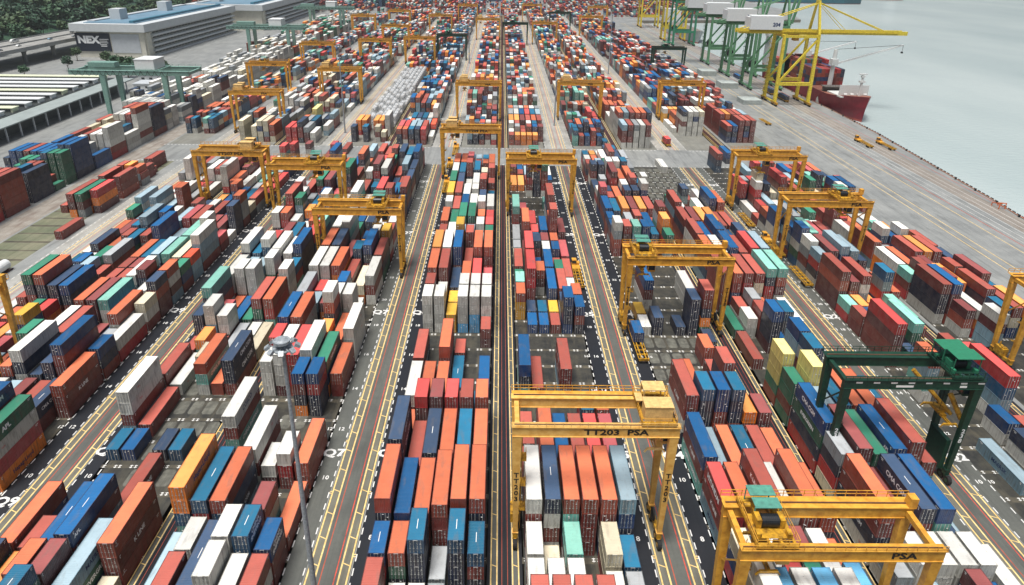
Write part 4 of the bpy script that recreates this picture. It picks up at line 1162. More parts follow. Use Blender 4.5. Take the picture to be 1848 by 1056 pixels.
# ---------------------------------------------------------------- ship to shore cranes
def sts(label, x, y, mat, boom_up=False, house=True, number=None, lift=0):
    t = thing('quay_crane', label, 'quay crane', (x, y, 0), 0, 'ship to shore cranes along the quay')
    G, D, H, A = 21.0, 17.5, 43.0, 62.0
    legs = [(0, 0), (G, 0), (0, D), (G, D)]
    for lx, ly in legs:
        l = MB(); inn = 1.2 if lx == 0 else -1.2
        top = (lx + (0 if lx else 2.0) * 0 , ly + (1.2 if ly == 0 else -1.2), H)
        l.bar((lx, ly, 2.4), top, 1.8, 1.8, 0, 1.6, 1.6)
        obj('leg', l, mat, t)
        if lx: 
            l = MB(); l.bar(top, (lx - .6, D / 2 + (-1.6 if ly == 0 else 1.6), A), 1.4, 1.4, 0, 1.1, 1.1); obj('mast_leg', l, mat, t)
        b = MB(); b.box(lx - .6, lx + .6, ly - 4.5, ly + 4.5, 1.2, 2.4)
        for d in (-3.6, -2.0, 2.0, 3.6): b.tube((lx - .4, ly + d, .65), (lx + .4, ly + d, .65), .62, 10, 1)
        obj('bogie', b, [M_yel2 if mat is M_stsy else mat, M_dark], t)
    def beam(nm, p, q, w, h=None):
        k = MB(); k.bar(p, q, w, h or w); return obj(nm, k, mat, t)
    for lx in (0, G): beam('sill_beam', (lx, 4.6, 1.9), (lx, D - 4.6, 1.9), 1.0); beam('cross_beam', (lx, 1.2, H - .8), (lx, D - 1.2, H - .8), 1.2, 1.6)
    for ly in (0, D):
        yy = .35 if ly == 0 else D - .35; y3 = 1.15 if ly == 0 else D - 1.15
        beam('portal_beam', (.6, yy, 13.5), (G - .6, yy, 13.5), 1.6, 2.0)
        beam('top_beam', (.6, y3, H - 1.0), (G - .6, y3, H - 1.0), 1.1, 1.5)
        beam('diagonal_brace', (.5, yy, 14.4), (G - .6, y3, H - 3), 1.1); 
    gy = (D / 2 - 3.2, D / 2 + 3.2)
    for yy in gy:
        k = MB(); k.bar((-27, yy, H + 1.2), (G + 3, yy, H + 1.2), 1.1, 2.3); obj('main_girder', k, mat, t)
        k = MB(); k.tube((-24, yy, H + 2.4), (G - .8, D / 2 + (-1.6 if yy < D / 2 else 1.6), A - 1.), .32, 8); obj('back_stay', k, mat, t)
        k = MB()
        if boom_up:
            k.bar((G + 3.4, yy, H + 1.2), (G + 14, yy, H + 56), 1.1, 2.0)
        else:
            k.bar((G + 3.4, yy, H + 1.2), (G + 56, yy, H + 1.2), 1.3, 2.3)
        bm = obj('boom', k, mat, t)
        if not boom_up:
            k = MB(); k.tube((G - .6, D / 2 + (-1.6 if yy < D / 2 else 1.6), A - .5), (G + 42, yy, H + 2.4), .28, 8)
            k.tube((G - .6, D / 2 + (-1.6 if yy < D / 2 else 1.6), A - .5), (G + 18, yy, H + 2.4), .16, 8); obj('fore_stay', k, mat, t)
    for xx in (-26.5, -12, 2, 12):
        beam('girder_tie', (xx, gy[0] + .6, H + 1.2), (xx, gy[1] - .6, H + 1.2), .6)
    beam('mast_head', (G - .6, D / 2 - 2.0, A), (G - .6, D / 2 + 2.0, A), 1.4, 1.6)
    if house:
        k = MB(); k.box(-21, -1, gy[0] - 2, gy[1] + 2, H + 2.5, H + 9.5); k.prism([(-21, gy[0] - 2), (-1, gy[0] - 2), (-2.5, gy[1] + 1), (-19.5, gy[1] + 1)], H + 9.5, H + 10.4); h_ = obj('machine_house', k, M_white, t)
        if number:
            k = MB(); text_into(k, number, (-5, gy[0] - 2.05, H + 5.4), (1, 0, 0), (0, 0, 1), 3.0, 0, .04); obj('house_number', k, M_text_n, h_)
    k = MB(); k.box(6, 11, gy[0] + .8, gy[1] - .8, H - 1.2, H - .1); k.box(8.5, 11.5, gy[0] + 1.2, gy[1] - 1.2, H - 4.2, H - 1.2); obj('trolley', k, M_yel2, t)
    k = MB(); k.tube((.9, 3.5, 17.2), (.9, 4.3, 17.2), 2.6, 18); obj('cable_reel', k, M_dark, t)
    k = MB(); z = 3
    while z < H - 4: k.box(-2.0, -.8, D - 2.2, D + .6, z, z + .1); k.bar((-1.9, D - 2.1, z), (-1.9, D + .5, z + 3), .12); k.bar((-.9, D - 2.1, z), (-.9, D + .5, z + 3), .12); z += 3
    obj('stairs', k, mat, t)
    k = MB(); railing(k, (-27, gy[0] - 1.2, H + 1.4), (G + (3 if boom_up else 50), gy[0] - 1.2, H + 1.4), 26, r=.07); k.box(-27, G + (3 if boom_up else 50), gy[0] - 1.2, gy[0] - .6, H + 1.3, H + 1.38); obj('walkway', k, mat, t)
    return t
sts('bright yellow quay crane with its boom lowered over the water', 172.8, 415.5, M_stsy, number='204')
sts('pale green quay crane with raised boom nearest behind the yellow one', 174.5, 466, M_sage, True, number='305')
sts('pale green quay crane with raised boom second behind the yellow one', 175.2, 517, M_sage, True, number='306')
sts('pale green quay crane with raised boom third behind the yellow one', 175.5, 572, M_sage, True, number='304')
sts('yellow quay crane far up the wharf with raised boom', 173.5, 725, M_stsy, True, house=False)
sts('yellow quay crane farthest up the wharf', 172.5, 850, M_stsy, True, house=False)
sts('dark green quay crane between the two far yellow ones', 174.0, 690, M_green2, True, house=False)
# ---------------------------------------------------------------- ships
def hull(label, name, x, y, L, Bm, zt, mats, heading=-1, bowrise=3.5, parts=True):
    """ship alongside; bow towards -y when heading is -1"""
    t = thing(name, label, 'ship', (x, y, -4))
    k = MB(); secs = []
    for i in range(25):
        u = i / 24; yy = -L / 2 + L * u
        f = min(1, max(.0, (u / .16))) ** .6 * min(1, .55 + (1 - u) / .1 * .45) if u > 0 else 0.0
        fb = min(1, max(0, (u - .01) / .24)) ** .8 * min(1, .3 + (1 - u) / .12 * .7)
        top = zt + (bowrise * (1 - u / .14) if u < .14 else 0) + (1.2 if u > .9 else 0)
        ov = -2.8 * max(0, 1 - u / .08)
        w = Bm / 2; secs.append([(-w * f, yy + ov, top), (-w * (f * .5 + fb * .5), yy + ov * .5, top * .55), (-w * fb, yy, 1.2), (-w * fb * .9, yy, -3), (w * fb * .9, yy, -3), (w * fb, yy, 1.2), (w * (f * .5 + fb * .5), yy + ov * .5, top * .55), (w * f, yy + ov, top)])
    b0 = len(k.v)
    for s in secs: k.v += s
    for i in range(24):
        for j in range(7):
            a = b0 + i * 8 + j; k.f.append((a, a + 8, a + 9, a + 1)); k.m.append(1 if j in (2, 3, 4) else 0)
        a = b0 + i * 8; k.f.append((a + 7, a + 15, a + 8, a)); k.m.append(2)
    k.f.append(tuple(b0 + 24 * 8 + j for j in range(8))); k.m.append(0)
    obj('hull', k, mats, t); return t
M_hull = simple('hull_red', (132, 34, 48), .5, var=.15, scale=.3); M_hull2 = simple('hull_boot', (172, 78, 66), .6, var=.2, scale=.4)
M_deck = simple('ship_deck', (150, 96, 80), .7, var=.25, scale=.4); M_lg = simple('ship_pale', (206, 208, 206), .55, var=.08)
M_bl = simple('hull_teal', (34, 92, 104), .5, var=.1, scale=.3)
SX, SY, SL = 216.5, 466, 152
sh = hull('dark red cargo ship with white deck cranes moored beside the quay cranes', 'cargo_ship', SX, SY, SL, 24, 12, [M_hull, M_hull2, M_deck])
def ship_part(nm, mb, mt): return obj(nm, mb, mt, sh)
k = MB()
bw = SL / 2
k.box(-9, 9, -bw + 16, -bw + 16.4, 13, 19); k.box(-9.5, 9.5, -bw + 12, -bw + 30, 12.05, 12.9); ship_part('breakwater', k, M_lg)
k = MB(); k.tube((0, -bw + 9, 14), (0, -bw + 9, 27), .9, 10, 0, .6); k.box(-1.6, 1.6, -bw + 8, -bw + 10, 22, 23); k.box(-2.2, 2.2, -bw + 8.4, -bw + 9.6, 26.6, 27.2); k.box(-1, 1, -bw + 8.2, -bw + 9.8, 25, 26); ship_part('foremast', k, M_lg)
k = MB()
for xx in (-6, -2, 2, 6): k.box(xx - 1, xx + 1, -bw + 17, -bw + 20, 12.9, 15); k.tube((xx - 1, -bw + 14, 13.6), (xx + 1, -bw + 14, 13.6), .8, 10)
ship_part('winches', k, M_lg)
k = MB(); k.quad((-11.95, -bw + 33, 4), (-11.95, -bw + 40, 4), (-11.95, -bw + 45, 11.6), (-11.95, -bw + 38, 11.6)); k.quad((-11.97, -bw + 22 + 20, 5), (-11.97, -bw + 45, 5), (-11.97, -bw + 52, 11), (-11.97, -bw + 49, 11)); ship_part('hull_emblem', k, M_lg)
for y0 in (33, 72, 112):
    k = MB(); k.box(-11, 11, -bw + y0, -bw + y0 + 1.2, 12.05, 15); k.box(-11.5, 11.5, -bw + y0 - 3, -bw + y0 + 3, 15, 15.4); railing(k, (-11.4, -bw + y0 - 3, 15.4), (11.4, -bw + y0 - 3, 15.4), 14, r=.08); ship_part('lashing_bridge', k, simple('ship_grey', (110, 104, 100), .7))
for y0, dirx in ((48, (33, -14, 14)), (88, (28, -6, 10))):
    k = MB(); k.tube((0, -bw + y0, 12), (0, -bw + y0, 36), 1.5, 12, 0, 1.2); k.box(-2, 2, -bw + y0 - 2, -bw + y0 + 2, 26, 30); m_ = ship_part('crane_post', k, M_white)
    k = MB(); p = Vector((1.5, -bw + y0, 27)); q = p + Vector(dirx)
    for d in (-.9, .9): k.bar(p + Vector((0, d, 0)), q + Vector((0, d * .4, 0)), .7)
    for i in range(1, 9): a = p.lerp(q, i / 9); k.bar(a + Vector((0, -.9 + .06 * i, 0)), a + Vector((0, .9 - .06 * i, 0)), .3)
    obj('crane_jib', k, M_white, m_)
    k = MB(); k.tube((0, -bw + y0, 36), tuple(q), .12, 6); k.tube(tuple(q), (q.x, q.y, q.z - 4), .1, 6); k.box(q.x - .5, q.x + .5, q.y - .5, q.y + .5, q.z - 5, q.z - 4); obj('hoist_rope', k, M_dark, m_)
k = MB(); k.box(-11, 11, bw - 24, bw - 12, 12.05, 34); k.box(-13, 13, bw - 23, bw - 15, 34, 37); k.tube((0, bw - 10, 12), (0, bw - 10, 38), 2.2, 12); ship_part('deckhouse', k, M_white)
sr = random.Random(9); REC_SHIP = []
for y0, rows_, hh in ((52, 2, 4), (76, 2, 5), (92, 1, 5), (115, 1, 3)):
    for yy in range(rows_):
        for xx in range(8):
            for zz in range(hh - (1 if sr.random() < .3 else 0)):
                kk = MB(); c = sr.choice('rrrnnbbBoogRmO')
                X0 = SX - 9.8 + xx * 2.55; Yw = SY - bw + y0 + yy * 12.6; Zw = -4 + 15.5 + zz * 2.62 - 3.3
                REC_SHIP.append((X0, Yw, Zw, c))
sc = MB(); pc = []
for X0, Yw, Zw, c in REC_SHIP:
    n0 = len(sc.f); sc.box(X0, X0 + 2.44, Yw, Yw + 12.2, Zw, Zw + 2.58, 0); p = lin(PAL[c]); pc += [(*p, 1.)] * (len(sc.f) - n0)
o = obj('deck_containers', sc, [M_far_side]); at = o.data.attributes.new('paint', 'FLOAT_COLOR', 'FACE'); at.data.foreach_set('color', [v for p in pc for v in p])
tag(o, 'mixed containers stacked on the deck of the red ship', 'containers', kind='stuff')
s2 = hull('large teal container ship lying far across the harbour', 'container_ship', 560, 1395, 300, 40, 22, [M_bl, simple('hull_brown', (120, 60, 54), .6), M_lg]); s2.rotation_euler = (0, 0, R(-96))
k = MB(); text_into(k, 'NYK LINE', (20.15, -60, 13), (0, 1, 0), (0, 0, 1), 16, 0, .04); obj('hull_lettering', k, M_text_w, s2)
k = MB()
for i in range(9): k.box(-17, 17, -110 + i * 24, -110 + i * 24 + 20, 22, 30 + (i % 3) * 3)
obj('deck_cargo', k, simple('far_cargo', (150, 84, 70), .7, scale=.2), s2)
k = MB(); k.box(-18, 18, 112, 128, 22, 50); obj('deckhouse', k, M_white, s2)
s3_ = hull('small grey ship at the top of the sea behind the teal ship', 'cargo_ship', 790, 1520, 160, 24, 12, [simple('hull_grey', (72, 84, 96), .6), M_hull2, M_lg]); s3_.rotation_euler = (0, 0, R(-94))
k = MB(); k.box(-10, 10, 50, 64, 12, 28); obj('deckhouse', k, M_white, s3_)
s4_ = hull('white ship with red letters moored behind the green quay cranes', 'cargo_ship', 214, 815, 150, 24, 10, [simple('hull_pale_grey', (168, 172, 172), .6), M_hull2, simple('old_deck', (120, 112, 104), .7)])
k = MB(); text_into(k, 'MAY', (-12.1, -30, 6), (0, -1, 0), (0, 0, 1), 7, 0, .04); obj('hull_lettering', k, M_text_r, s4_)
k = MB(); k.box(-10, 10, 48, 62, 10, 26); obj('deckhouse', k, M_white, s4_)

# ---------------------------------------------------------------- long building, annex, sheds
M_fas = simple('fascia_panel', (196, 202, 204), .5, var=.05, scale=.3); M_roofb = simple('blue_roof', (104, 136, 156), .6, var=.12, scale=.1)
M_wall = simple('cream_wall', (206, 204, 190), .7, var=.08, scale=.3); M_winb = simple('dark_openings', (60, 66, 66), .5, var=.3, scale=.6)
M_board = simple('billboard_navy', (28, 36, 50), .5, var=.03); M_clad = simple('metal_cladding', (182, 188, 192), .5, var=.06, scale=.5)
def long_building(label, name, x0, x1, y0, y1, H, rx=0, board=False):
    t = thing(name, label, 'building', (x1, y0, 0), R(rx)); w = x1 - x0; L = y1 - y0
    k = MB(); k.box(-w, 0, 0, L, 0, H - 6); obj('wall', k, M_wall, t)
    k = MB(); k.box(-w - 3, 3, -3, L + 3, H - 6, H); k.box(-w - 1, 1, -1, L + 1, H - 6.6, H - 6); obj('roof_fascia', k, M_fas, t)
    k = MB(); k.box(-w + 6, -6, 3, L - 4, H, H + .5); rf = obj('roof', k, M_roofb, t)
    k = MB(); k.box(-12, -8.5, 4, L - 6, H + .5, H + 2.2); obj('roof_ridge', k, simple('roof_teal', (60, 120, 142), .5), rf)
    k = MB(); k.box(-w + 5, -w + 11, 10, L - 8, H + .5, H + 1.4); obj('roof_walkway', k, M_clad, rf)
    for yy in (28, 110): 
        if yy < L: k = MB(); k.box(-w + 14, -w + 23, yy, yy + 12, H + .5, H + 9); obj('lift_tower', k, M_fas, t)
    n = 5; fh = (H - 6.6) / n
    for i in range(n):
        k = MB(); z = i * fh
        y = 14
        while y < L - 3: k.box(-.1, .12, y, y + 5.2, z + fh * .52, z + fh * .8); y += 6
        obj('window_band', k, M_winb, t)
        k = MB(); k.box(0, 2.6, 11, L, z + fh * .02, z + fh * .36); k.box(0, 1.2, 11, L, z + fh * .9, z + fh * .995); obj('balcony', k, M_fas, t)
    k = MB(); k.box(-.0, 1.2, 2, 9, 2, H - 7.2); obj('stair_panel', k, M_wall, t)
    if board:
        k = MB(); k.box(-w + 28, -4, -.4, 0, 4, H - 8); obj('metal_panel', k, M_clad, t)
        k = MB(); k.box(-w - 1, -w + 27, -.8, -.1, 5, H - 7.4); b = obj('billboard', k, M_board, t)
        k = MB(); text_into(k, 'NEX', (-w + 9.5, -.83, H - 13), (1, 0, 0), (0, 0, 1), 7.6, 0, .06, 1.15)
        for i, wd in enumerate((9, 7.5, 8, 6.5)): k.box(-w + 18.5, -w + 18.5 + wd * .85, -.86, -.81, H - 12.5 - i * 1.4, H - 12.1 - i * 1.4)
        k.box(-w + 19, -w + 24, -.86, -.81, H - 18, H - 17.4); obj('billboard_lettering', k, M_text_w, b)
    return t
long_building('long pale building with stepped floors, blue roof and black NEX billboard', 'office_building', -346, -291, 563, 748, 27, -1.0, True)
long_building('second long pale building behind the one with the billboard', 'office_building', -340, -262, 764, 1010, 27, 0)
k = MB()
t = thing('warehouse', 'low warehouse with ribbed white and dark roof strips left of yard', 'warehouse', (-238, 285, 0), R(1.5))
k.box(-105, -2, 4, 148, 0, 7); obj('wall', k, simple('warehouse_wall_grey', (92, 98, 98), .8), t)  # wall in one dark grey
k = MB(); k.box(-106, -6, 6, 149, 7.6, 7.9); obj('roof_gutter', k, M_winb, t)
k = MB(); k.box(-108, 6, 0, 150, 7, 7.6); obj('canopy', k, simple('metal_canopy', (150, 160, 158), .5, var=.1, scale=.2), t)
for i in range(13):
    y = 8 + i * 11
    k = MB(); b = len(k.v)
    k.box(-104, -8, y, y + 4.6, 7.9, 9.8); k.box(-104.5, -7.5, y - .4, y + 5.0, 9.8, 10.2); sk = obj('roof_bay', k, M_white if i % 4 else simple('cream_roof_bay', (214, 220, 190), .6), t)
    k = MB(); k.box(-103, -9, y - .15, y, 8.1, 9.6); obj('clerestory', k, M_winb, sk)
for i in range(14):
    k = MB(); k.bar((5, 4 + i * 10.5, 0), (5, 4 + i * 10.5, 7), .6); obj('column', k, M_clad, t)
def hut(label, x, y, w, d, h):
    t = thing('yard_office', label, 'building', (x, y, 0), R(1.5)); k = MB(); k.box(0, w, 0, d, 0, h); obj('wall', k, M_white, t)
    k = MB(); k.box(-.5, w + .5, -.5, d + .5, h, h + .5); obj('roof', k, M_clad, t)
    for i in range(int(w // 5)):
        for z in (h * .3, h * .65): k = MB(); k.box(2 + i * 5, 4 + i * 5, -.06, .02, z, z + 1.3); obj('window', k, M_winb, t)
hut('white two storey yard office beside the warehouse end', -236, 440, 20, 16, 9)
hut('small white block joined to the warehouse front', -228, 418, 10, 12, 7)
# ---------------------------------------------------------------- elevated highway with cars
M_hw = simple('viaduct_concrete', (150, 152, 150), .8, var=.12, scale=.1); M_hwr = ground_mat('viaduct_road', (150, 150, 146), (138, 138, 134), .8)
t = thing('viaduct', 'elevated concrete highway on round piers at left edge', 'viaduct', (0, 0, 0))
P0, P1 = Vector((-365, 380, 13)), Vector((-352, 720, 13))
dr_ = (P1 - P0).normalized(); sd2 = Vector((-dr_.y, dr_.x, 0))
k = MB(); k.bar(P0 + sd2 * 20 - Vector((0, 0, 1.2)), P1 + sd2 * 20 - Vector((0, 0, 1.2)), 40, 1.8); obj('deck', k, M_hw, t)
k = MB(); 
for a, b in ((1, 19), (21, 39)): k.quad(P0 + sd2 * a - Vector((0, 0, .28)), P0 + sd2 * b - Vector((0, 0, .28)), P1 + sd2 * b - Vector((0, 0, .28)), P1 + sd2 * a - Vector((0, 0, .28)))
obj('road_surface', k, M_hwr, t)
for a in (.2, 20, 39.8): k = MB(); k.bar(P0 + sd2 * a + Vector((0, 0, .2)), P1 + sd2 * a + Vector((0, 0, .2)), .4, 1.); obj('parapet', k, M_hw, t)
for i in range(10):
    p = P0.lerp(P1, (i + .5) / 10) + sd2 * 12
    k = MB(); k.tube((p.x, p.y, 0), (p.x, p.y, 7.5), 1.6, 12); k.tube((p.x, p.y, 7.5), (p.x, p.y, 11), 1.6, 12, 0, 3.6); obj('pier', k, M_hw, t)
def car(label, p, rz, rgb, big=1.):
    t = thing('parked_car' if 0 else 'car', label, 'car', p, rz, 'cars on the elevated highway')
    k = MB(); pr = [(-2.1, .35), (2.1, .35), (2.15, .8), (1.2, .92), (.6, 1.4), (-1.2, 1.42), (-2.0, .95), (-2.15, .7)]
    n = len(pr); 
    for sx in (-.85, .85): k.v += [(sx, y * big, z * big) for y, z in pr]
    for i in range(n): j = (i + 1) % n; k.f.append((i, j, n + j, n + i)); k.m.append(0)
    k.f.append(tuple(range(n))); k.f.append(tuple(reversed(range(n, 2 * n)))); k.m += [0, 0]
    obj('body', k, simple('car_paint', rgb, .3, var=.03), t)
    k = MB(); k.box(-.8, .8, -.9 * big, .5 * big, .95 * big, 1.36 * big); k.v = [(x * 1.09, y, z) for x, y, z in k.v]; obj('windows', k, M_glass, t)
    for sx in (-.8, .8):
        for yy in (-1.35, 1.35): k = MB(); k.tube((sx - .1, yy * big, .34), (sx + .1, yy * big, .34), .34, 10); obj('wheel', k, M_dark, t)
carl = [('dark car alone at the left edge of the highway', .16, 6, (34, 38, 44), 1.1), ('white van at the left on the near highway lanes', .32, 5, (226, 228, 228), 1.7), ('small silver car behind the white van', .37, 9, (170, 176, 178), 1.), ('white car in the middle of the highway', .44, 12, (222, 224, 222), 1.),
        ('grey car close to the billboard on the highway', .62, 8, (120, 126, 130), 1.), ('white lorry on the far lanes of the highway', .5, 30, (214, 216, 214), 2.), ('black car on the far lanes near the trees', .7, 27, (30, 32, 36), 1.), ('pale blue car between two white vehicles', .56, 15, (120, 150, 170), 1.)]
for l, f, a, c, b in carl:
    p = P0.lerp(P1, f) + sd2 * a; car(l, (p.x, p.y, 12.74), math.atan2(dr_.y, dr_.x) - math.pi / 2, c, b)
# ---------------------------------------------------------------- trees
def leafmat(name, a, b):
    mt, nt, P = newmat(name); g = nt.nodes.new('ShaderNodeNewGeometry')
    nz = noise(nt, g.outputs['Position'], .35, 3); nz2 = noise(nt, g.outputs['Position'], 2., 2)
    c = mixc(nt, ramp(nt, nz, .35, .65), lin(a), lin(b)); c = mixc(nt, ramp(nt, nz2, .4, .7, (0,) * 3, (.6,) * 3), c, tuple(x * .5 for x in lin(a)))
    nt.links.new(c, P.inputs['Base Color']); P.inputs['Roughness'].default_value = .65; return mt
M_leaf = [leafmat('foliage_dark', (30, 64, 46), (48, 84, 56)), leafmat('foliage_mid', (40, 76, 50), (62, 98, 62)), leafmat('foliage_olive', (54, 82, 50), (76, 98, 60))]
M_bark = simple('bark', (84, 70, 56), .9)
def crown_mesh(seed, r=6., n=900, tall=1.0):
    q = random.Random(seed); k = MB(); cl = []
    for _ in range(16):
        a = q.uniform(0, 6.28); e = q.uniform(-.35, 1.2); rr = q.uniform(.35, .8) * r
        cl.append((Vector((math.cos(a) * math.cos(e) * rr, math.sin(a) * math.cos(e) * rr, math.sin(e) * rr * tall)), q.uniform(.28, .5) * r))
    for _ in range(n):
        c, cr_ = q.choice(cl); d = Vector((q.gauss(0, 1), q.gauss(0, 1), q.gauss(0, 1))).normalized(); p = c + d * cr_ * q.uniform(.6, 1.05)
        s = q.uniform(.35, .8); u = Vector((q.gauss(0, 1), q.gauss(0, 1), q.gauss(0, .6))).normalized(); w = d.cross(u).normalized() if d.cross(u).length > .01 else Vector((0, 0, 1))
        k.quad(p - u * s - w * s * .6, p + u * s - w * s * .6, p + u * s + w * s * .6, p - u * s + w * s * .6)
    return k.mesh('crown')
CRN = []
for sdd in range(4):
    for mi in range(3):
        me = crown_mesh(sdd * 3 + mi, tall=(1.0, .8, 1.15, .9)[sdd]); me.materials.append(M_leaf[mi]); CRN.append(me)
def trunk_mesh(h=9.):
    k = MB(); k.tube((0, 0, 0), (.3, .1, h * .55), .5, 8, 0, .32)
    for a in (0, 2.1, 4.2): k.tube((.3, .1, h * .5), (2.2 * math.cos(a), 2.2 * math.sin(a), h * .95), .25, 6, 0, .1)
    me = k.mesh('trunk'); me.materials.append(M_bark); return me
TRK = trunk_mesh()
def tree(label, x, y, s, ci, z=0., group=None):
    t = thing('tree', label, 'tree', (x, y, z), rnd.uniform(0, 6), group); t.scale = (s, s, s)
    o = bpy.data.objects.new('trunk', TRK); C.objects.link(o); o.parent = t
    o = bpy.data.objects.new('crown', CRN[ci % 12]); C.objects.link(o); o.parent = t; o.location = (0, 0, 9.5)
# wooded hill behind the highway
hb = MB(); nx, ny = 30, 30
def hz(x, y):
    d = max(0, (-415 - x) / 200); return 34 * min(1, d) ** .8 + 3 * math.sin(x * .02) * math.sin(y * .017)
for i in range(nx + 1):
    for j in range(ny + 1):
        x = -420 - i * 26; y = 380 + j * 45; hb.v.append((x, y, hz(x, y) if i else -.5))
for i in range(nx):
    for j in range(ny): a = i * (ny + 1) + j; hb.f.append((a, a + 1, a + ny + 2, a + ny + 1)); hb.m.append(0)
tag(obj('hill', hb, M_leaf[0]), kind='structure')
q = random.Random(21)
wood = MB(); wm = []
for _ in range(1150):
    x = -418 - abs(q.gauss(0, 1)) * 210; y = q.uniform(440, 1500)
    if x > -470 and y > 700 and q.random() < .4: continue
    me = CRN[q.randrange(12)]; s = q.uniform(.8, 1.7); z = hz(x, y) + 7 * s; b = len(wood.v); ca, sa = math.cos(q.uniform(0, 6)), .0
    a = q.uniform(0, 6.28); ca, sa = math.cos(a), math.sin(a); mi = q.randrange(3)
    for p in list(me.polygons)[::2]:
        bb = len(wood.v)
        for vi in p.vertices:
            c = me.vertices[vi].co * s * (1.0); wood.v.append((x + (c.x * ca - c.y * sa), y + (c.x * sa + c.y * ca), z + c.z))
        c0 = Vector(wood.v[bb]); cc = (Vector(wood.v[bb]) + Vector(wood.v[bb + 2])) / 2
        for e in range(4): wood.v[bb + e] = tuple(cc + (Vector(wood.v[bb + e]) - cc) * 1.8)
        wood.f.append((bb, bb + 1, bb + 2, bb + 3)); wood.m.append(mi)
tag(obj('wood', wood, M_leaf), 'dense dark green woodland covering the hill behind the highway', 'woodland', kind='stuff')
TL = [('row of trees', 0)]
tn = 0
for x, y, s in ((-250, 470, .9), (-262, 476, 1.), (-240, 482, .8), (-232, 466, .7), (-286, 505, .8), (-300, 520, .8), (-318, 500, .7), (-330, 470, .6), (-338, 545, .7), (-415, 560, 1.3), (-418, 600, 1.5), (-425, 520, 1.2), (-430, 650, 1.4)):
    tree('%s tree %s' % (('bushy green', 'dark round', 'low olive', 'tall green')[tn % 4], ('first by the warehouse end', 'second by the warehouse end', 'third by the warehouse end', 'nearest the yard edge', 'below the billboard', 'at the building foot', 'under the highway edge', 'beside a highway pier', 'between piers and building', 'on the roadside before the wood', 'at the corner of the wood', 'lowest on the hillside', 'behind the highway near the building')[tn]), x, y, s, tn); tn += 1
# apartment blocks and other far buildings
M_apt = [simple('apartment_white', (206, 206, 198), .7, var=.06, scale=.2), simple('apartment_cream', (198, 190, 172), .7, var=.06, scale=.2), simple('apartment_grey', (160, 168, 172), .7, var=.06, scale=.2), simple('tower_navy', (60, 80, 104), .5, var=.1, scale=.2)]
AB = [(-560, 1130, 46, 30, 60), (-500, 1160, 40, 28, 70), (-440, 1140, 46, 30, 58), (-620, 1200, 50, 30, 75), (-380, 1230, 40, 30, 60), (-330, 1255, 44, 30, 46), (-270, 1120, 60, 60, 34), (-215, 1090, 30, 30, 46), (-185, 1100, 22, 25, 52), (-150, 1105, 24, 20, 40), (-700, 1260, 60, 40, 80), (-60, 1240, 70, 40, 24)]
for i, (x, y, w, d, h) in enumerate(AB):
    nm = ('white apartment block', 'cream apartment block', 'grey block', 'navy tower')[i % 4 if i != 8 else 3]
    t = thing('apartment_building', '%s, %s counting from the left hilltop' % (nm, ORD[i]), 'building', (x, y, 0)); k = MB(); k.box(0, w, 0, d, 0, h); obj('wall', k, M_apt[i % 4 if i != 8 else 3], t)
    k = MB(); k.box(-.5, w + .5, -.5, d + .5, h, h + 1.2); k.box(w * .4, w * .6, d * .3, d * .7, h + 1.2, h + 5); obj('roof', k, M_fas, t)
    k = MB(); z = 4
    while z < h - 3:
        xx = 2
        while xx < w - 3: k.box(xx, xx + 2.4, -.12, .02, z, z + 1.8); k.box(w - .02, w + .12, 2 + (xx % max(4, d - 6)), 4 + (xx % max(4, d - 6)), z, z + 1.8); xx += 4.2
        z += 3.4
    o = obj('windows', k, M_winb, t)
# silver tank containers beyond the cross road
def tank_mesh():
    k = MB(); k.tube((0, .35, 1.3), (0, 5.7, 1.3), 1.08, 16); k.tube((0, .15, 1.3), (0, .35, 1.3), .7, 16, 0, 1.08)
    for yy in (0, 5.9):
        for sx in (-1.15, 1.15): k.box(sx - .07, sx + .07, yy, yy + .16, 0, 2.6, 1)
        for zz in (.03, 2.45): k.box(-1.15, 1.15, yy, yy + .14, zz, zz + .12, 1)
    for sx in (-1.15, 1.15):
        for zz in (.03, 2.45): k.box(sx - .06, sx + .06, .16, 5.9, zz, zz + .1, 1)
    k.box(-.4, .4, 1, 5, 2.38, 2.5, 1); k.tube((0, -.02, 1.3), (0, .15, 1.3), .22, 10, 2)
    return k.mesh('tank_container')
TM = tank_mesh(); TM.materials.append(simple('tank_white', (232, 232, 230), .35)); TM.materials.append(simple('tank_frame', (196, 200, 202), .6)); TM.materials.append(M_dark)
q = random.Random(4); tn = 0
for s in range(24):
    y = 352 + s * 6.7
    for i in range(6):
        for tt in range(q.choice((1, 2, 2))):
            if q.random() < .08: continue
            o = bpy.data.objects.new('tank_container', TM); C.objects.link(o); o.location = (-71.1 + 2.85 * i, y, tt * 2.62)
            tag(o, 'white cylindrical tank container in the silver rows beyond the cross road', 'tank container', 'white tank containers in rows beyond the cross road'); tn += 1
print('tanks', tn)
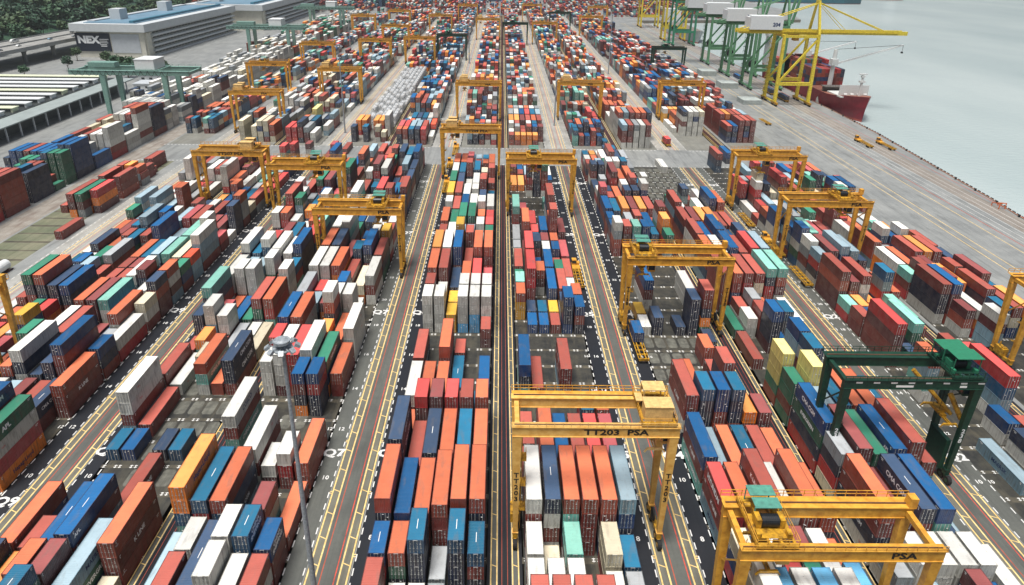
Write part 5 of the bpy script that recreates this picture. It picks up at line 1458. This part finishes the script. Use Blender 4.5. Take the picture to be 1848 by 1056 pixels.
# ---------------------------------------------------------------- yard vehicles
def chassis(label, x, y, rz=0, L=12.4, tractor=True, col=None, m=None, facing=1, grp='trucks and trailers in the lanes'):
    t = thing('terminal_truck' if tractor else 'trailer', label, 'truck' if tractor else 'trailer', (x, y, 0), rz, grp); m = m or M_yel2
    k = MB()
    for sx in (-.55, .55): k.box(sx - .13, sx + .13, 0, L, 1.0, 1.3)
    yy = .1
    while yy < L: k.box(-1.15, 1.15, yy, yy + .22, .95, 1.25); yy += 1.9
    for sx in (-1.18, 1.18): k.box(sx - .08, sx + .08, .1, L - .1, 1.0, 1.22)
    k.box(-1.2, 1.2, -.2, .05, .8, 1.4); obj('frame', k, m, t)
    for yy in (1.2, 2.5):
        for sx in (-.95, .95): k = MB(); k.tube((sx - .25, yy, .52), (sx + .25, yy, .52), .52, 12); obj('wheel', k, M_dark, t)
    if tractor:
        k = MB(); k.box(-1.2, 1.2, L - 1.5, L + 2.9, .7, 1.35); k.box(-1.15, .1, L + .8, L + 2.5, 1.35, 2.9); k.box(-1.2, .15, L + .7, L + 2.6, 2.9, 3.0); k.box(.25, 1.15, L + .9, L + 2.6, 1.35, 2.0); cb = obj('cab', k, col or M_yel, t)
        k = MB(); k.box(-1.1, .05, L + .77, L + .8, 1.9, 2.7); k.box(-1.1, .05, L + 2.5, L + 2.53, 1.8, 2.7); k.box(-1.18, -1.15, L + 1., L + 2.3, 1.8, 2.7); obj('window', k, M_glass, cb)
        for yy in (L - .8, L + 2.0):
            for sx in (-.95, .95): k = MB(); k.tube((sx - .25, yy, .52), (sx + .25, yy, .52), .52, 12); obj('wheel', k, M_dark, t)
    return t
chassis('empty yellow trailer and tractor in the black lane of block Q5', 23.5, 167.5, 0)
chassis('empty yellow chassis by the crane on block Q4', 34.4, 131.5, 0)
loose_container('royal blue short container riding on the yellow chassis', 34.4, 138.5, 1.36, 1, 2.6, 'b')
chassis('yellow empty trailer behind the crane left of block Q2', 88.6, 214, 0, tractor=False); 
chassis('yellow tractor with trailer beside the stacks of block Q2', 89.6, 202 - 12, 0)
chassis('long yellow trailer parked below the brick stacks of block Q2', 89.8, 170, 0, tractor=False)
chassis('yellow trailer and tractor driving under the crane of block Q6', -21, 245, 0)
chassis('tractor waiting at the cross road left of block Q6', -21.5, 276, 0, L=6.5)
chassis('yellow truck passing the big crane of block Q6', -20.5, 296, 0)
chassis('truck loading on the lane beyond the cross road', -20.8, 338, 0)
chassis('yellow trailer train parked nearest on the quay', 193.6, 314.5, 0, tractor=True)
chassis('yellow tractor unit with low trailer second on the quay', 184.5, 318.5, 0)
chassis('flat trailer with stacked posts on the quay side', 150, 362, R(3), tractor=False)
chassis('small truck on the cross road by the white stacks', 57, 290, R(88), L=6.5)
tr_ = chassis('truck carrying a bright red container towards the wharf road', 83.2, 316, R(2), L=7)
loose_container('bright red short container carried on a truck at the cross road', 83.0, 317, 1.36, 1, 2.6, 'R', R(2))
chassis('container truck with dark blue box under the yellow quay crane', 184.5, 424, 0, L=12.6)
loose_container('navy long container on the truck below the yellow quay crane', 184.5, 424.4, 1.36, 2, 2.6, 'n')
chassis('truck with navy box behind the crane legs on the quay', 183.5, 446, 0, L=12.6)
loose_container('navy long container on the second truck under quay crane', 183.5, 446.4, 1.36, 2, 2.6, 'n')
loose_container('royal blue container lying on the quay among green crane legs', 181, 505, .02, 2, 2.6, 'b')
loose_container('single white long container alone at the cross road', 71.5, 276, .02, 2, 2.6, 'w') 
loose_container('orange container standing alone on the wharf road', 138.5, 555, .02, 2, 2.6, 'o')
loose_container('brick red long container alone on the bare left plot', -141.5, 198, .02, 2, 2.9, 'r')
# stacks on the left plot (Q11)
for (x, y, L, H, cols, w) in ((-141.9, 221, 2, 2.9, 'ROm'[::-1], 'a'), (-144.8, 221, 2, 2.9, 'grO'[::-1], 'b'), (-147.7, 221, 2, 2.9, 'rOr'[::-1], 'c'), (-150.6, 221, 2, 2.9, 'rO', 'd'), (-153.5, 221, 2, 2.9, 'r', 'e'), (-141.9, 236, 2, 2.9, 'orr', 'f'), (-147.8, 236, 2, 2.9, 'Or', 'g'), (-144, 250, 1, 2.6, 'w', 'h'), (-141.5, 250, 1, 2.6, 'er', 'i'), (-150, 257, 1, 2.6, 'OO', 'j'), (-146.6, 257, 1, 2.6, 'eo', 'k'), (-143.6, 259, 1, 2.6, 'rr', 'l'), (-147, 270, 2, 2.6, 'rr', 'm')):
    for tt, c in enumerate(cols):
        z = tt * (H + .01)
        loose_container('%s %s container, %s, %s stack left by track' % (CNAME[c], 'long' if L == 2 else 'short', ('bottom of its pile', 'second up', 'third up')[tt], ordn('abcdefghijklm'.index(w))), x, y, z, L, H, c, 0, 'containers on the left plot')
for i, x in enumerate((-143.5, -147.2, -150.9)):
    t = thing('tank_load', 'long white cylindrical tank on a frame, %s of three on the left plot' % ORD[i], 'tank', (x, 160, 0)); k = MB(); k.tube((0, .6, 1.9), (0, 16.5, 1.9), 1.45, 18); k.tube((0, 0, 1.9), (0, .6, 1.9), .8, 18, 0, 1.45); k.tube((0, 16.5, 1.9), (0, 17.1, 1.9), 1.45, 18, 0, .8); tk = obj('tank', k, M_white, t)
    k = MB(); k.tube((0, 8 + i, 1.9), (0, 9.6 + i, 1.9), 1.47, 18); obj('blue_band', k, simple('band_blue', (24, 110, 160), .5), tk)
    k = MB()
    for yy in (1.5, 8, 15): k.box(-1.4, 1.4, yy, yy + .4, 0, .9)
    for sx in (-1.2, 1.2): k.box(sx - .12, sx + .12, 0, 17, .05, .3)
    obj('cradle', k, PM['m'][0], t)
# hatch covers on the quay
def hatch(label, x, y, n):
    t = thing('hatch_cover_stack', label, 'hatch covers', (x, y, 0), R(2), 'stacks of ship hatch covers on the quay')
    for i in range(n):
        k = MB(); k.box(-6, 6, 0, 12, .15 + i * .95, .95 + i * .95); k.box(-5.6, 5.6, .4, 11.6, .0 + i * .95, .15 + i * .95)
        for xx in (-4, -1.3, 1.3, 4): k.box(xx - .12, xx + .12, -.08, 0, .2 + i * .95, .9 + i * .95)
        obj('hatch_cover', k, M_hatch, t)
M_hatch = simple('hatch_grey', (176, 184, 180), .6, var=.15, scale=.4)
hatch('pale hatch covers stacked nearest the yellow quay crane', 159.5, 416, 3); hatch('pale hatch covers stacked second from the yellow crane', 161.5, 468, 4); hatch('pale hatch covers stacked farthest up the quay', 161, 517, 4)
# bollards and fenders along the quay edge
bm_ = MB(); bm_.tube((0, 0, 0), (0, 0, .7), .35, 10, 0, .28); bm_.tube((0, 0, .7), (0, 0, .95), .5, 10); bme = bm_.mesh('bollard'); bme.materials.append(simple('bollard_iron', (40, 42, 40), .7))
fm_ = MB(); fm_.box(-.1, .75, -.6, .6, -2.6, -.15); fm_.box(.75, 1.0, -.8, .8, -2.8, .1); fme = fm_.mesh('fender'); fme.materials.append(M_dark)
def edge_x(y):
    for (xa, ya), (xb, yb) in zip(EDGE, EDGE[1:]):
        if ya <= y <= yb: return xa + (xb - xa) * (y - ya) / (yb - ya)
y = 170; i = 0
while y < 560 and i < 150:
    ex = edge_x(y)
    if i % 5 == 0: o = bpy.data.objects.new('bollard', bme); C.objects.link(o); o.location = (ex - .9, y, 0); tag(o, 'black iron bollard at the edge of the quay', 'bollard', 'bollards along the quay edge')
    o = bpy.data.objects.new('fender', fme); C.objects.link(o); o.location = (ex, y, 0); tag(o, 'black rubber fender fixed to the quay wall', 'fender', 'fenders along the quay wall')
    y += 2.9; i += 1
# curb and coping along the wharf
cp = MB()
for (xa, ya), (xb, yb) in zip(EDGE[1:11], EDGE[2:12]): cp.bar((xa - .35, ya, .12), (xb - .35, yb, .12), .5, .24)
tag(obj('quay_coping', cp, simple('coping_rusty', (156, 116, 96), .8, var=.2)), 'low rusty coping running along the quay edge', 'kerb')
# orange gangway frame at the right end of the wharf
t = thing('mooring_frame', 'small orange mooring frame on the quay edge at right', 'frame', (191.0, 236, 0)); k = MB()
for a, b in (((0, 0, 0), (0, 0, 2.4)), ((2.4, 0, 0), (2.4, 0, 2.4)), ((0, 0, 2.4), (2.4, 0, 2.4)), ((0, 4, 0), (0, 4, 1.2)), ((2.4, 4, 0), (2.4, 4, 1.2)), ((0, 0, 2.4), (0, 4, 1.2)), ((2.4, 0, 2.4), (2.4, 4, 1.2))): k.bar(a, b, .25)
obj('frame', k, simple('safety_orange', (222, 110, 50), .6), t)
# ---------------------------------------------------------------- haze
hz_ = MB(); hz_.box(-2000, 2200, -80, 2200, -6, 130)
hm = bpy.data.materials.new('haze_air'); hm.use_nodes = True; nt = hm.node_tree
nt.nodes.remove(nt.nodes['Principled BSDF']); pv = nt.nodes.new('ShaderNodeVolumePrincipled')
pv.inputs['Color'].default_value = (.93, .96, 1, 1); pv.inputs['Density'].default_value = HAZE; pv.inputs['Anisotropy'].default_value = .2
nt.links.new(pv.outputs[0], nt.nodes['Material Output'].inputs['Volume'])
tag(obj('haze', hz_, hm), 'pale humid air over the whole harbour', 'haze', kind='stuff')
